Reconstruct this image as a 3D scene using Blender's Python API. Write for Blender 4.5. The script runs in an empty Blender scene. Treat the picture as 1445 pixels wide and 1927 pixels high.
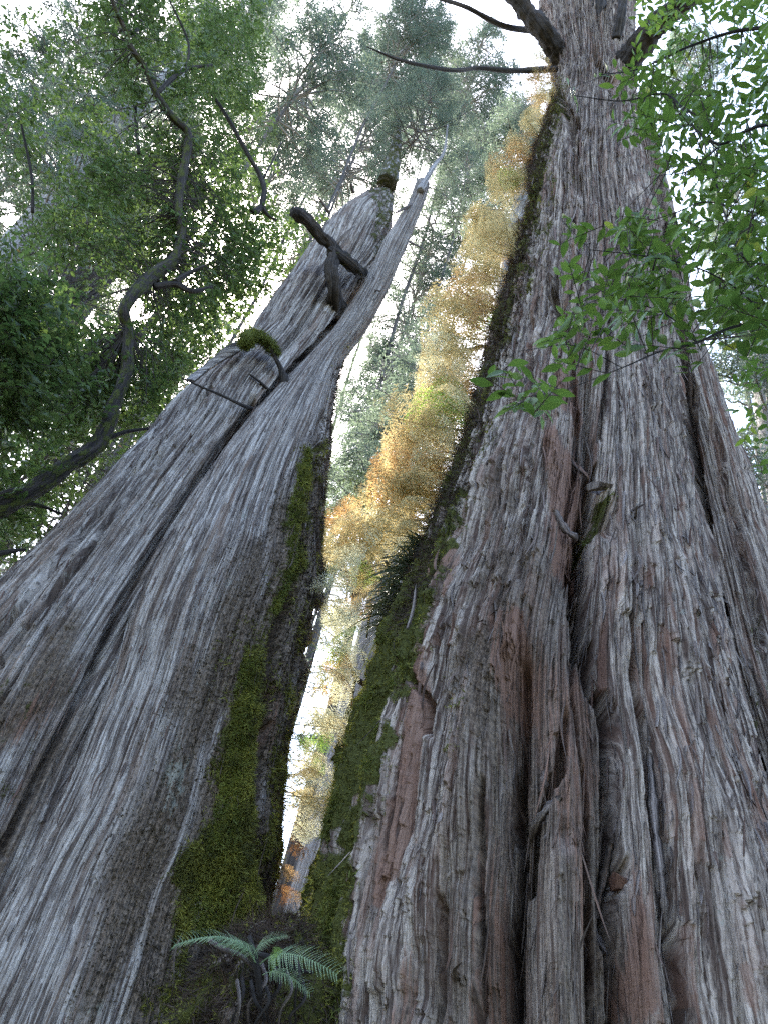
import bpy, math, random
import numpy as np
from mathutils import Vector, Matrix
SC = bpy.context.scene
COL = SC.collection
rng = np.random.default_rng(7)
random.seed(7)
PI = math.pi

# ------------------------------------------------------------------ camera geometry
F = 1447.0; CX, CY = 722.5, 963.5; CZ = 1.6          # focal length and centre in photo pixels, eye height
_u = np.array([430., 1713., -1447.]); _u /= np.linalg.norm(_u)
_f = np.array([0, 0, -1.]); _y = _f - (_f @ _u) * _u; _y /= np.linalg.norm(_y)
RM = np.array([np.cross(_y, _u), _y, _u])             # camera axes -> world axes
CAM = np.array([0, 0, CZ])

def ray(px, py):
    d = np.array([px - CX, CY - py, -F]); return RM @ (d / np.linalg.norm(d))
def at(px, py, d):
    """world point seen at a pixel, d metres away along the ground"""
    r = ray(px, py); return CAM + r * (d / math.hypot(r[0], r[1]))
def azte(px, py):
    r = ray(px, py); return math.atan2(r[0], r[1]), r[2] / math.hypot(r[0], r[1])
def project(P):
    c = (P - CAM) @ RM
    return CX + F * c[..., 0] / -c[..., 2], CY - F * c[..., 1] / -c[..., 2]

cam = bpy.data.objects.new('camera', bpy.data.cameras.new('camera'))
COL.objects.link(cam); SC.camera = cam
m = Matrix([[*RM[i], CAM[i]] for i in range(3)] + [[0, 0, 0, 1]])
cam.matrix_world = m
cam.data.sensor_fit = 'VERTICAL'; cam.data.sensor_height = 36; cam.data.lens = F / 1927 * 36
cam.data.clip_end = 3000; cam.data.clip_start = 0.05

# ------------------------------------------------------------------ noise
def hsh(ix, iy, seed):
    h = (ix.astype(np.int64) * 374761393 + iy.astype(np.int64) * 668265263 + seed * 974711) & 0xffffffff
    h = ((h ^ (h >> 13)) * 1274126177) & 0xffffffff
    h = ((h ^ (h >> 15)) * 2246822519) & 0xffffffff
    return ((h ^ (h >> 16)) & 0xffffff) / float(0xffffff)
def perlin(x, y, seed=0):
    ix = np.floor(x); iy = np.floor(y); fx = x - ix; fy = y - iy
    ix = ix.astype(np.int64); iy = iy.astype(np.int64)
    def g(a, b, dx, dy):
        t = hsh(a, b, seed) * (2 * PI); return np.cos(t) * dx + np.sin(t) * dy
    w = fx * fx * fx * (fx * (fx * 6 - 15) + 10); v = fy * fy * fy * (fy * (fy * 6 - 15) + 10)
    a = g(ix, iy, fx, fy); b = g(ix + 1, iy, fx - 1, fy); c = g(ix, iy + 1, fx, fy - 1); d = g(ix + 1, iy + 1, fx - 1, fy - 1)
    return 1.45 * ((a + (b - a) * w) * (1 - v) + (c + (d - c) * w) * v)
def fbm(x, y, seed, n=3):
    r = 0; a = 1; t = 0
    for i in range(n):
        r = r + a * perlin(x * 2 ** i, y * 2 ** i, seed + i * 17); t += a; a *= .5
    return r / t
sat = lambda x: np.clip(x, 0, 1)
def smooth(a, b, x):
    t = sat((x - a) / (b - a)); return t * t * (3 - 2 * t)

# ------------------------------------------------------------------ mesh + object helpers
def mesh(name, V, faces, mats=(), attrs=None, smoothed=True, vec=None, mi=None):
    V = np.asarray(V, dtype=np.float32)
    faces = [np.asarray(fc, dtype=np.int32) for fc in (faces if isinstance(faces, list) else [faces]) if len(fc)]
    me = bpy.data.meshes.new(name)
    me.vertices.add(len(V)); me.vertices.foreach_set('co', V.ravel())
    idx = np.concatenate([fc.ravel() for fc in faces]); tot = np.concatenate([np.full(len(fc), fc.shape[1], np.int32) for fc in faces])
    me.loops.add(len(idx)); me.loops.foreach_set('vertex_index', idx)
    me.polygons.add(len(tot)); st = np.concatenate([[0], np.cumsum(tot)[:-1]]).astype(np.int32)
    me.polygons.foreach_set('loop_start', st); me.polygons.foreach_set('loop_total', tot)
    if smoothed: me.polygons.foreach_set('use_smooth', np.ones(len(tot), dtype=bool))
    for mt in mats: me.materials.append(mt)
    if mi is not None: me.polygons.foreach_set('material_index', np.asarray(mi, np.int32))
    for k, a in (attrs or {}).items():
        me.attributes.new(k, 'FLOAT', 'POINT').data.foreach_set('value', np.asarray(a, np.float32).ravel())
    for k, a in (vec or {}).items():
        me.attributes.new(k, 'FLOAT_VECTOR', 'POINT').data.foreach_set('vector', np.asarray(a, np.float32).ravel())
    me.update(calc_edges=True); me.validate()
    return me
def obj(name, me, parent=None, loc=None, label=None, cat=None, group=None, kind=None):
    o = bpy.data.objects.new(name, me); COL.objects.link(o)
    if parent: o.parent = parent
    if loc is not None: o.location = loc
    if label: o['label'] = label
    if cat: o['category'] = cat
    if group: o['group'] = group
    if kind: o['kind'] = kind
    return o
def thing(name, loc, label, cat, group=None):
    return obj(name, None, None, loc, label, cat, group)
def local(V, root):
    return np.asarray(V) - np.array(root.location)

def frame(D, up=(0, 0, 1)):
    D = D / np.linalg.norm(D, axis=-1, keepdims=True)
    S = np.cross(D, np.broadcast_to(np.array(up, float), D.shape)); n = np.linalg.norm(S, axis=-1, keepdims=True)
    S = np.where(n < 1e-4, np.array([1., 0, 0]), S / np.maximum(n, 1e-6))
    return D, S, np.cross(S, D)

def spline(pts, n):
    """Catmull-Rom through pts (k,m), n samples per span"""
    p = np.asarray(pts, float); p = np.vstack([2 * p[0] - p[1], p, 2 * p[-1] - p[-2]]); out = []
    for i in range(1, len(p) - 2):
        t = np.linspace(0, 1, n, endpoint=False)[:, None]
        a, b, c, d = p[i - 1:i + 3]
        out.append(.5 * (2 * b + (c - a) * t + (2 * a - 5 * b + 4 * c - d) * t ** 2 + (3 * b - a - 3 * c + d) * t ** 3))
    return np.vstack(out + [p[-2:-1]])
def tube(path, rad, sides=10, rough=0.0, seed=0, freq=4.0, cap=True):
    """tapered round limb with bumpy surface -> V, F(quads), sh coords"""
    path = np.asarray(path, float); rad = np.broadcast_to(np.asarray(rad, float), (len(path),))
    T = np.gradient(path, axis=0); T /= np.maximum(np.linalg.norm(T, axis=1, keepdims=True), 1e-9)
    ref = np.array([.31, .2, .93]); N = []
    n = np.cross(T[0], ref); n /= np.linalg.norm(n)
    for t in T:
        n = n - (n @ t) * t; n /= max(np.linalg.norm(n), 1e-9); N.append(n)
    N = np.array(N); B = np.cross(T, N)
    L = np.concatenate([[0], np.cumsum(np.linalg.norm(np.diff(path, axis=0), axis=1))])
    a = np.linspace(0, 2 * PI, sides, endpoint=False)
    r = rad[:, None] * np.ones(sides)
    if rough:
        r = r * (1 + rough * (perlin(np.cos(a)[None] * 1.7 + L[:, None] * freq * .35, np.sin(a)[None] * 1.7 + L[:, None] * freq, seed) + .6 * perlin(np.cos(a)[None] * 4 + 9, np.sin(a)[None] * 4 + L[:, None] * freq * 2.5, seed + 5)))
    V = path[:, None] + r[..., None] * (np.cos(a)[None, :, None] * N[:, None] + np.sin(a)[None, :, None] * B[:, None])
    k = len(path); i = np.arange(k - 1)[:, None] * sides; j = np.arange(sides)[None]; j2 = (j + 1) % sides
    Fq = np.stack([i + j, i + j2, i + sides + j2, i + sides + j], -1).reshape(-1, 4)
    sh = np.stack([np.broadcast_to(a[None] * rad[:, None], (k, sides)), np.broadcast_to(L[:, None], (k, sides)), np.zeros((k, sides))], -1).reshape(-1, 3)
    V = V.reshape(-1, 3)
    if cap:
        c0 = len(V); V = np.vstack([V, path[:1], path[-1:]]); sh = np.vstack([sh, sh[:1], sh[-1:]])
        jj = np.arange(sides); e = (k - 1) * sides
        tri = np.vstack([np.stack([np.full(sides, c0), (jj + 1) % sides, jj], -1), np.stack([np.full(sides, c0 + 1), e + jj, e + (jj + 1) % sides], -1)])
        Fq = np.vstack([Fq, tri[:, [0, 1, 2, 2]]])
    return V, Fq, sh
class Bag:
    """collects shapes into one mesh"""
    def __init__(s): s.V = []; s.Q = []; s.T = []; s.n = 0; s.at = {}; s.sh = []
    def add(s, V, Fc, sh=None, **at):
        V = np.asarray(V, float); Fc = np.asarray(Fc)
        if Fc.shape[1] == 4:
            dg = Fc[:, 2] == Fc[:, 3]
            s.Q.append(Fc[~dg] + s.n)
            if dg.any(): s.T.append(Fc[dg][:, :3] + s.n)
        else: s.T.append(Fc + s.n)
        s.V.append(V); s.n += len(V); s.sh.append(sh if sh is not None else np.zeros((len(V), 3)))
        for k, v in at.items(): s.at.setdefault(k, []).append(np.broadcast_to(np.asarray(v, float), (len(V),)))
        return s
    def me(s, name, mats, root=None, smoothed=True):
        V = np.vstack(s.V)
        if root is not None: V = local(V, root)
        fs = [np.vstack(x) for x in (s.Q, s.T) if x]
        return mesh(name, V, [f_ for f_ in fs if len(f_)], mats, {k: np.concatenate(v) for k, v in s.at.items()}, smoothed, {'sh': np.vstack(s.sh)})

def pip(poly, x, y):
    poly = np.asarray(poly, float); c = np.zeros(np.shape(x), bool); j = len(poly) - 1
    for i in range(len(poly)):
        xi, yi = poly[i]; xj, yj = poly[j]
        c ^= ((yi > y) != (yj > y)) & (x < (xj - xi) * (y - yi) / ((yj - yi) or 1e-9) + xi); j = i
    return c
def inpoly(poly, n, g):
    p = np.asarray(poly, float); lo, hi = p.min(0), p.max(0); out = np.zeros((0, 2))
    while len(out) < n:
        q = g.uniform(lo, hi, (n * 2, 2)); out = np.vstack([out, q[pip(poly, q[:, 0], q[:, 1])]])
    return out[:n]

def leaves(P, D, N, L, W, fine=False, curl=.15):
    """pointed leaf blades: base P, direction D, upward N"""
    D = D / np.linalg.norm(D, axis=1, keepdims=True); N = N - (N * D).sum(1, keepdims=True) * D
    N /= np.maximum(np.linalg.norm(N, axis=1, keepdims=True), 1e-6); S = np.cross(D, N); k = len(P)
    L = np.broadcast_to(np.asarray(L, float), (k,))[:, None]; W = np.broadcast_to(np.asarray(W, float), (k,))[:, None]
    if not fine:
        V = np.stack([P, P + D * L * .45 + S * W + N * W * .35, P + D * L - N * L * curl, P + D * L * .45 - S * W + N * W * .35], 1)
        b = np.arange(k)[:, None] * 4
        return V.reshape(-1, 3), np.vstack([b + np.array([0, 1, 2]), b + np.array([0, 2, 3])]), 4
    rows = []
    for t, w in ((0, .08), (.18, .55), (.42, 1.), (.68, .82), (.87, .42)):
        c = P + D * L * t - N * L * curl * t * t * 1.3
        rows += [c + S * W * w + N * W * .3 * w, c, c - S * W * w + N * W * .3 * w]
    rows.append(P + D * L - N * L * curl * 1.3)
    V = np.stack(rows, 1); b = np.arange(k)[:, None] * 16; q = []
    for i in range(4):
        q += [b + np.array([3 * i, 3 * i + 1, 3 * i + 4, 3 * i + 3]), b + np.array([3 * i + 1, 3 * i + 2, 3 * i + 5, 3 * i + 4])]
    q += [b + np.array([12, 13, 15, 15]), b + np.array([13, 14, 15, 15])]
    return V.reshape(-1, 3), np.vstack(q), 16
def rdir(n, g):
    v = g.normal(size=(n, 3)); return v / np.linalg.norm(v, axis=1, keepdims=True)

# ------------------------------------------------------------------ materials
def newmat(name):
    mt = bpy.data.materials.new(name); mt.use_nodes = True; nt = mt.node_tree; nt.nodes.clear()
    return mt, nt
class NT:
    def __init__(s, nt): s.nt = nt
    def n(s, t, ins=None, **kw):
        nd = s.nt.nodes.new(t)
        for k, v in kw.items(): setattr(nd, k, v)
        for k, v in (ins or {}).items(): s.put(nd.inputs[k], v)
        return nd
    def put(s, sock, v):
        if isinstance(v, bpy.types.NodeSocket): s.nt.links.new(v, sock)
        else: sock.default_value = v
    def attr(s, name, vec=False):
        return s.n('ShaderNodeAttribute', attribute_name=name).outputs['Vector' if vec else 'Fac']
    def math(s, op, a, b=0., clamp=False):
        nd = s.n('ShaderNodeMath', operation=op, use_clamp=clamp); s.put(nd.inputs[0], a); s.put(nd.inputs[1], b); return nd.outputs[0]
    def mix(s, fac, a, b):
        nd = s.n('ShaderNodeMix', data_type='RGBA'); s.put(nd.inputs[0], fac)
        for i, v in ((6, a), (7, b)): s.put(nd.inputs[i], v if isinstance(v, bpy.types.NodeSocket) else (*v, 1))
        return nd.outputs[2]
    def noise(s, vec, scale, stretch=(1, 1, 1), detail=3., rough=.55):
        mp = s.n('ShaderNodeMapping'); s.put(mp.inputs[0], vec); mp.inputs['Scale'].default_value = stretch
        nd = s.n('ShaderNodeTexNoise', {'Scale': scale, 'Detail': detail, 'Roughness': rough}); s.put(nd.inputs['Vector'], mp.outputs[0])
        return nd.outputs['Fac']
    def ramp(s, x, lo, hi):
        nd = s.n('ShaderNodeMapRange', {'From Min': lo, 'From Max': hi}, interpolation_type='SMOOTHSTEP'); s.put(nd.inputs[0], x); return nd.outputs[0]

def bark_mat(name, light, dark, brown, red=(.22, .115, .075), moss=(.085, .085, .018), lich=(.31, .315, .265)):
    mt, nt = newmat(name); g = NT(nt)
    sh = g.attr('sh', True)
    fib = g.noise(sh, 1, (80, 1.5, 1), 5, .65); fib2 = g.noise(sh, 1, (26, .5, 1), 4, .6); blot = g.noise(sh, 1, (2.2, .5, 1), 4, .6)
    fine = g.noise(sh, 1, (210, 10, 1), 3, .6)
    speck = g.noise(sh, 1, (75, 30, 1), 4, .7)
    f = g.math('ADD', g.math('MULTIPLY', fib, .55), g.math('MULTIPLY', fib2, .45))
    c = g.mix(g.ramp(f, .42, .585), dark, light)
    c = g.mix(g.math('MULTIPLY', g.ramp(fine, .55, .68), .75), c, tuple(x * .35 for x in dark))
    tone = g.attr('tone')
    c = g.mix(g.math('MULTIPLY', g.ramp(tone, .45, 1.), .75), c, brown)
    c = g.mix(g.math('MULTIPLY', g.ramp(blot, .5, .72), .45), c, g.mix(fib, (.105, .075, .06), (.22, .155, .12)))
    c = g.mix(g.math('MULTIPLY', g.ramp(g.math('ADD', g.attr('brown'), g.math('MULTIPLY', g.math('SUBTRACT', fib2, .5), .9)), .35, .75), .85), c, g.mix(g.ramp(speck, .38, .66), (.045, .03, .02), (.21, .15, .105)))
    rd = g.math('MULTIPLY', g.ramp(g.math('ADD', g.attr('red'), g.math('MULTIPLY', g.math('SUBTRACT', f, .5), 2.2)), .42, .62), .85)
    c = g.mix(rd, c, g.mix(fib, (red[0] * .5, red[1] * .45, red[2] * .45), (red[0] * 1.3, red[1] * 1.35, red[2] * 1.4)))
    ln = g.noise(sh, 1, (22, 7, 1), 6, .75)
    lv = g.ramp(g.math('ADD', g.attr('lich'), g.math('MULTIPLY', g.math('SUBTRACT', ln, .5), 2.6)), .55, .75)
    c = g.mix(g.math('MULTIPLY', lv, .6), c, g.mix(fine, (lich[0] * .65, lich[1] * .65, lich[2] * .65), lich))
    mn = g.noise(sh, 1, (11, 5, 1), 5, .7); mn2 = g.noise(sh, 1, (120, 90, 1), 2, .6)
    mv = g.ramp(g.math('ADD', g.attr('moss'), g.math('MULTIPLY', g.math('SUBTRACT', mn, .5), 1.5)), .42, .58)
    mc = g.mix(mn2, (moss[0] * .45, moss[1] * .45, moss[2] * .5), (moss[0] * 1.5, moss[1] * 1.5, moss[2] * 1.2))
    c = g.mix(mv, c, mc)
    hgt = g.math('ADD', g.math('ADD', fib, g.math('MULTIPLY', fib2, 1.2)), g.math('MULTIPLY', fine, .35))
    hgt = g.math('ADD', hgt, g.math('MULTIPLY', mv, g.math('MULTIPLY', mn2, 1.2)))
    bp = g.n('ShaderNodeBump', {'Strength': 1., 'Distance': .035}); g.put(bp.inputs['Height'], hgt)
    p = g.n('ShaderNodeBsdfPrincipled', {'Roughness': .85, 'Specular IOR Level': .3}); g.put(p.inputs['Base Color'], c); g.put(p.inputs['Normal'], bp.outputs[0])
    o = g.n('ShaderNodeOutputMaterial'); nt.links.new(p.outputs[0], o.inputs[0])
    return mt
def leaf_mat(name, a, b, tr, trans=.45, rough=.5, c3=None):
    mt, nt = newmat(name); g = NT(nt); r = g.attr('rnd')
    c = g.mix(r, a, b)
    if c3: c = g.mix(g.ramp(r, .93, .97), c, c3)
    t = g.mix(.5, g.mix(r, tuple(x * .8 for x in tr), tuple(x * 1.2 for x in tr)), c)
    p = g.n('ShaderNodeBsdfPrincipled', {'Roughness': rough, 'Specular IOR Level': .4}); g.put(p.inputs['Base Color'], c)
    tb = g.n('ShaderNodeBsdfTranslucent'); g.put(tb.inputs[0], t)
    mx = g.n('ShaderNodeMixShader', {0: trans}); nt.links.new(p.outputs[0], mx.inputs[1]); nt.links.new(tb.outputs[0], mx.inputs[2])
    o = g.n('ShaderNodeOutputMaterial'); nt.links.new(mx.outputs[0], o.inputs[0])
    return mt
M_left = bark_mat('grey_bark', (.48, .425, .385), (.085, .062, .052), (.20, .135, .10))
M_right = bark_mat('shaggy_bark', (.47, .385, .32), (.068, .041, .03), (.20, .095, .06))
M_limb = bark_mat('limb_bark', (.075, .06, .052), (.016, .012, .011), (.05, .035, .028), moss=(.09, .1, .02))
M_far = bark_mat('far_bark', (.48, .45, .45), (.20, .175, .17), (.30, .25, .22))
M_dim = bark_mat('slim_trunk_bark', (.15, .135, .13), (.06, .05, .047), (.1, .08, .07))
M_fibre = bark_mat('fibre', (.32, .265, .24), (.08, .058, .05), (.14, .07, .048))
M_wood = bark_mat('rusty_wood', (.25, .12, .07), (.12, .055, .035), (.2, .08, .04))
M_moss = leaf_mat('moss_fuzz', (.045, .045, .011), (.29, .275, .045), (.28, .29, .04), .25, .8)
M_brownmoss = leaf_mat('brown_moss', (.03, .022, .012), (.085, .06, .03), (.07, .05, .02), .15, .85)
M_mosslight = leaf_mat('moss_bright', (.07, .085, .012), (.16, .17, .03), (.2, .22, .03), .3, .8)
M_mat = leaf_mat('dead_fibre', (.018, .012, .008), (.075, .045, .028), (.06, .03, .015), .15, .8)
M_near = leaf_mat('near_leaf', (.024, .055, .013), (.075, .12, .025), (.15, .255, .035), .43, .36, (.3, .3, .05))
M_broad = leaf_mat('broad_leaf', (.03, .055, .02), (.075, .105, .035), (.14, .22, .045), .48, .4)
M_conifer = leaf_mat('conifer_spray', (.065, .09, .065), (.115, .145, .105), (.19, .24, .15), .6, .55)
M_farbroad = leaf_mat('far_leaf', (.04, .06, .025), (.09, .12, .045), (.13, .18, .05), .42, .5, (.35, .17, .06))
M_fern = {k: leaf_mat('fern_' + k, *v) for k, v in {
    'yellow': ((.42, .33, .14), (.62, .51, .27), (.66, .53, .25), .42, .75),
    'orange': ((.34, .19, .075), (.53, .35, .16), (.58, .37, .15), .42, .75),
    'tan': ((.56, .51, .32), (.74, .71, .50), (.76, .73, .48), .5, .7),
    'lime': ((.16, .26, .05), (.30, .42, .10), (.38, .60, .08), .55, .7),
    'rust': ((.20, .09, .035), (.38, .19, .07), (.42, .2, .06), .35, .7),
    'teal': ((.18, .26, .14), (.31, .39, .22), (.22, .34, .13), .3, .5)}.items()}
M_grass = leaf_mat('strap_leaf', (.02, .03, .015), (.075, .085, .04), (.12, .13, .05), .3, .4)

# ------------------------------------------------------------------ big trunks
def edge(pts, D):
    q = np.array([azte(*p) for p in pts]); h = CZ + q[:, 1] * D * .955; o = np.argsort(h); return h[o], q[o, 0]
def interp(x, xp, fp):
    r = np.interp(x, xp, fp)
    s0 = np.clip((fp[1] - fp[0]) / (xp[1] - xp[0]), -.02, .02); return np.where(x < xp[0], fp[0] + (x - xp[0]) * s0, r)
def yline(pts, v):
    p = np.array(sorted(pts, key=lambda t: t[1]), float); return [np.interp(v, p[:, 1], p[:, i]) for i in range(p.shape[1]) if i != 1]
def band(rows, u, v, soft=14, y0=None, y1=None):
    """rows (y, left, right): 1 inside, soft edges, faded ends"""
    p = np.array(sorted(rows), float); l = np.interp(v, p[:, 0], p[:, 1]); r = np.interp(v, p[:, 0], p[:, 2])
    return smooth(-soft, soft, u - l) * smooth(-soft, soft, r - u) * smooth(p[0, 0] - soft * 2, p[0, 0] + soft, v) * smooth(-p[-1, 0] - soft * 2, -p[-1, 0] + soft, -v)

class Trunk: pass
def trunk(Lp, Rp, D, htop, ncol, nrow, seed, amp, grooves=(), masks=None, plates=None, taper_top=0, slope=0., flute=1., shag=1., fine=1.0, bulge=()):
    t = Trunk(); hl, al = edge(Lp, D); hr, ar = edge(Rp, D)
    e0 = math.radians(-6); e1 = math.atan((htop - CZ) / D)
    h = CZ + D * np.tan(np.linspace(e0, e1, nrow)); h = np.concatenate([np.linspace(-.4, h[0], 16, endpoint=False), h])
    a1 = interp(h, hl, al); a2 = interp(h, hr, ar)
    # smooth the traced outline
    hs = np.linspace(h[0], h[-1], 900); k = np.hanning(37); k /= k.sum()
    sm = lambda a: np.interp(h, hs, np.convolve(np.pad(np.interp(hs, h, a), 18, 'edge'), k, 'valid'))
    a1, a2 = sm(a1), sm(a2)
    ac = (a1 + a2) / 2; Dh = D + slope * h; r = Dh * np.sin((a2 - a1) / 2)
    C = np.stack([Dh * np.sin(ac), Dh * np.cos(ac), h], 1)
    nb = 56
    th = np.concatenate([np.linspace(-112, 112, ncol), np.linspace(112, 248, nb + 2)[1:-1]]) * PI / 180
    toC = -np.stack([np.sin(ac), np.cos(ac), 0 * ac], 1); rt = np.stack([np.cos(ac), -np.sin(ac), 0 * ac], 1)
    dirs = np.cos(th)[None, :, None] * toC[:, None] + np.sin(th)[None, :, None] * rt[:, None]
    P = C[:, None] + r[:, None, None] * dirs
    rr = np.interp(h, [0, 4, htop], [r[h > 1.9][0], np.median(r), r[-1]])
    s = th[None] * np.maximum(rr, .25)[:, None]; H = np.broadcast_to(h[:, None], s.shape)
    U, Vv = project(P)
    U = np.clip(U, -3000, 4500); Vv = np.clip(Vv, -2500, 4500)
    front = smooth(-.5, .1, np.cos(th))[None]
    # --- bark relief
    s2 = s + .05 * perlin(s * .7, H * .16, seed) + .016 * perlin(s * 2.6, H * .35, seed + 1) + .006 * perlin(s * 9, H * 1.1, seed + 2)
    d = flute * (.11 * perlin(s2 * 1.1, H * .06, seed + 3) + .07 * (np.abs(perlin(s2 * 2.3, H * .10, seed + 4)) * 2 - .6))
    patch = smooth(-.4, .4, perlin(s * .8, H * .5, seed + 12))
    ridge = lambda f, g_, k, e, sd: np.minimum(1, np.abs(perlin(s2 * f, H * g_, seed + sd)) * k) ** e
    d = d + amp * ((.03 + .02 * patch) * ridge(4.2, .16, 5, .6, 5) + .034 * ridge(9, .30, 4.2, .7, 6) + .022 * ridge(20, .6, 3.5, .8, 7) + .012 * ridge(38, 1.3, 3, .9, 8) + .005 * perlin(s2 * 60, H * 5, seed + 10) - .075)
    tone = np.zeros_like(s)
    for w, Ls, A, sd in ((.10, 1.9, .032, 20), (.045, 1.0, .024, 21), (.024, .5, .010, 22)):
        s3 = s2 + .25 * w * perlin(s * 3, H * 1.4, seed + sd + 40)
        x = s3 / w; i = np.floor(x); fx = x - i; ri = hsh(i, i * 0, seed + sd)
        y = H / (Ls * (.6 + ri)) + ri * 7 + .06 * perlin(s2 * 60, H * 0 + 3, seed + sd); j = np.floor(y); fy = y - j; q = hsh(i, j, seed + sd + 3)
        d = d + shag * amp * A * np.where(q > .35, q, 0) * (1 - fy) ** 1.2 * (1 - np.abs(2 * fx - 1) ** 4) * (.4 + .8 * patch)
        tone = tone + .34 * hsh(i, j, seed + sd + 9)
    if plates:
        pm = plates(U, Vv)
        for w, Ls, A, sd in ((.075, .32, .034, 31), (.045, .2, .02, 33)):
            s3 = s2 + .3 * w * perlin(s * 5, H * 5, seed + sd); x = s3 / w; i = np.floor(x); fx = x - i; y = H / Ls + 5 * hsh(i, i * 0, seed + sd) + .2 * perlin(s2 * 40, H * 3, seed + sd); j = np.floor(y); fy = y - j; q = hsh(i, j, seed + sd + 3)
            d = d + amp * pm * A * (q - .4) * (1 - .5 * fy) * (1 - np.abs(2 * fx - 1) ** 5)
    if fine: d = d + .004 * fbm(s * 40, H * 30, seed + 30, 2)
    at_ = {k: np.zeros_like(s) for k in ('moss', 'red', 'brown', 'lich')}
    t.grooved = np.zeros_like(s)
    for pts in grooves:                      # crevices: (x, y, half width in photo px, depth in m)
        x, w, dep = yline(pts, Vv); ys = [p[1] for p in pts]
        x = x + 7 * perlin(H * 1.1, s * 0 + 4.2, seed + 40) + 2.5 * perlin(H * 3.5, s * 0 + 1.2, seed + 41)
        fade = smooth(min(ys) - 25, min(ys) + 10, Vv) * smooth(-max(ys) - 25, -max(ys) + 10, -Vv)
        rag = .4 * perlin(s2 * 24, H * .7, seed + 43) + .2 * perlin(s2 * 45, H * 2, seed + 44)
        gq = smooth(1.2, .75, np.abs(U - x) / np.maximum(w, 1) + rag) * fade * front
        d = d - dep * gq; t.grooved = np.maximum(t.grooved, gq)
    for pts in bulge:
        x, w, dep = yline(pts, Vv); ys = [p[1] for p in pts]
        fade = smooth(min(ys) - 40, min(ys) + 30, Vv) * smooth(-max(ys) - 40, -max(ys) + 30, -Vv)
        d = d + dep * np.exp(-((U - x) / np.maximum(w, 1)) ** 2) * fade * front
    for k, fn in (masks or {}).items(): at_[k] = sat(fn(U, Vv, s, H))
    mm = sat(at_['moss'])
    d = d + mm * (.03 + .075 * fbm(s * 5, H * 3.5, seed + 50, 3) + .016 * perlin(s * 24, H * 20, seed + 51))
    d = d + .018 * sat(at_['brown']) * fbm(s * 14, H * 11, seed + 60, 3)
    if taper_top:                            # ragged broken top
        cut = htop - taper_top * (.35 + .5 * hsh(np.floor(s / .14), np.floor(s / .14) * 0, seed + 70) + .25 * perlin(s * 3, s * 0, seed))
        k = smooth(0, .25, H - cut)
        P[..., 2] = np.minimum(P[..., 2], cut + .05)
        d = d - k * (r[:, None] * .8)
    lim = np.minimum(1, (r / .6) ** 1.5)[:, None]
    P = P + dirs * (d * lim)[..., None]
    nr, nc = s.shape
    i = np.arange(nr - 1)[:, None] * nc; j = np.arange(nc)[None]; j2 = (j + 1) % nc
    t.F = np.stack([i + j, i + j2, i + nc + j2, i + nc + j], -1).reshape(-1, 4)
    # top cap
    P2 = np.vstack([P.reshape(-1, 3), P[-1].mean(0)[None]]); jj = np.arange(nc); b = (nr - 1) * nc
    t.cap = np.stack([b + jj, b + (jj + 1) % nc, np.full(nc, nr * nc)], -1)
    t.V = P2; t.P = P; t.U, t.W = project(P); t.s, t.h = s, H
    sh = np.stack([s2, H, 0 * H], -1).reshape(-1, 3); t.sh = np.vstack([sh, sh[-1:]])
    ext = lambda a: np.concatenate([a.ravel(), [0]])
    t.attrs = {k: ext(v) for k, v in at_.items()}; t.attrs['tone'] = ext(tone)
    t.mask = at_; t.nf = ncol; t.r = r; t.C = C; t.hh = h; t.dirs = dirs
    # normals
    du = np.gradient(P, axis=1); dv = np.gradient(P, axis=0); n = np.cross(du, dv); t.N = n / np.maximum(np.linalg.norm(n, axis=-1, keepdims=True), 1e-9)
    t.area = np.linalg.norm(n, axis=-1)
    return t
def trunk_obj(t, name, mat, root):
    return obj(name, mesh(name, local(t.V, root), [t.F, t.cap], [mat], t.attrs, True, {'sh': t.sh}), root)
def surf(t, px, py, out=0.):
    """point of the trunk's front surface seen at a pixel"""
    c = slice(t.nf // 12, t.nf - t.nf // 12)
    dd = (t.U[:, c] - px) ** 2 + (t.W[:, c] - py) ** 2; k = np.unravel_index(np.argmin(dd), dd.shape)
    return t.P[:, c][k] + t.N[:, c][k] * out
def scatter(t, prob, n, g, fronts=True):
    """n points on the trunk drawn by a density (per area)"""
    w = (prob * t.area).astype(float) * (1 - .9 * sat(t.grooved * 1.5)); w[:, :8] = 0
    if fronts: w[:, t.nf:] = 0
    w = w.ravel(); cs = np.cumsum(w); k = np.searchsorted(cs, g.uniform(0, cs[-1], n)); k = np.minimum(k, len(w) - 1)
    nc = t.P.shape[1]; P = t.P.reshape(-1, 3)[k]; N = t.N.reshape(-1, 3)[k]
    jit = g.uniform(-.02, .02, (n, 3)); jit -= (jit * N).sum(1, keepdims=True) * N
    return P + jit, N, k
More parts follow.
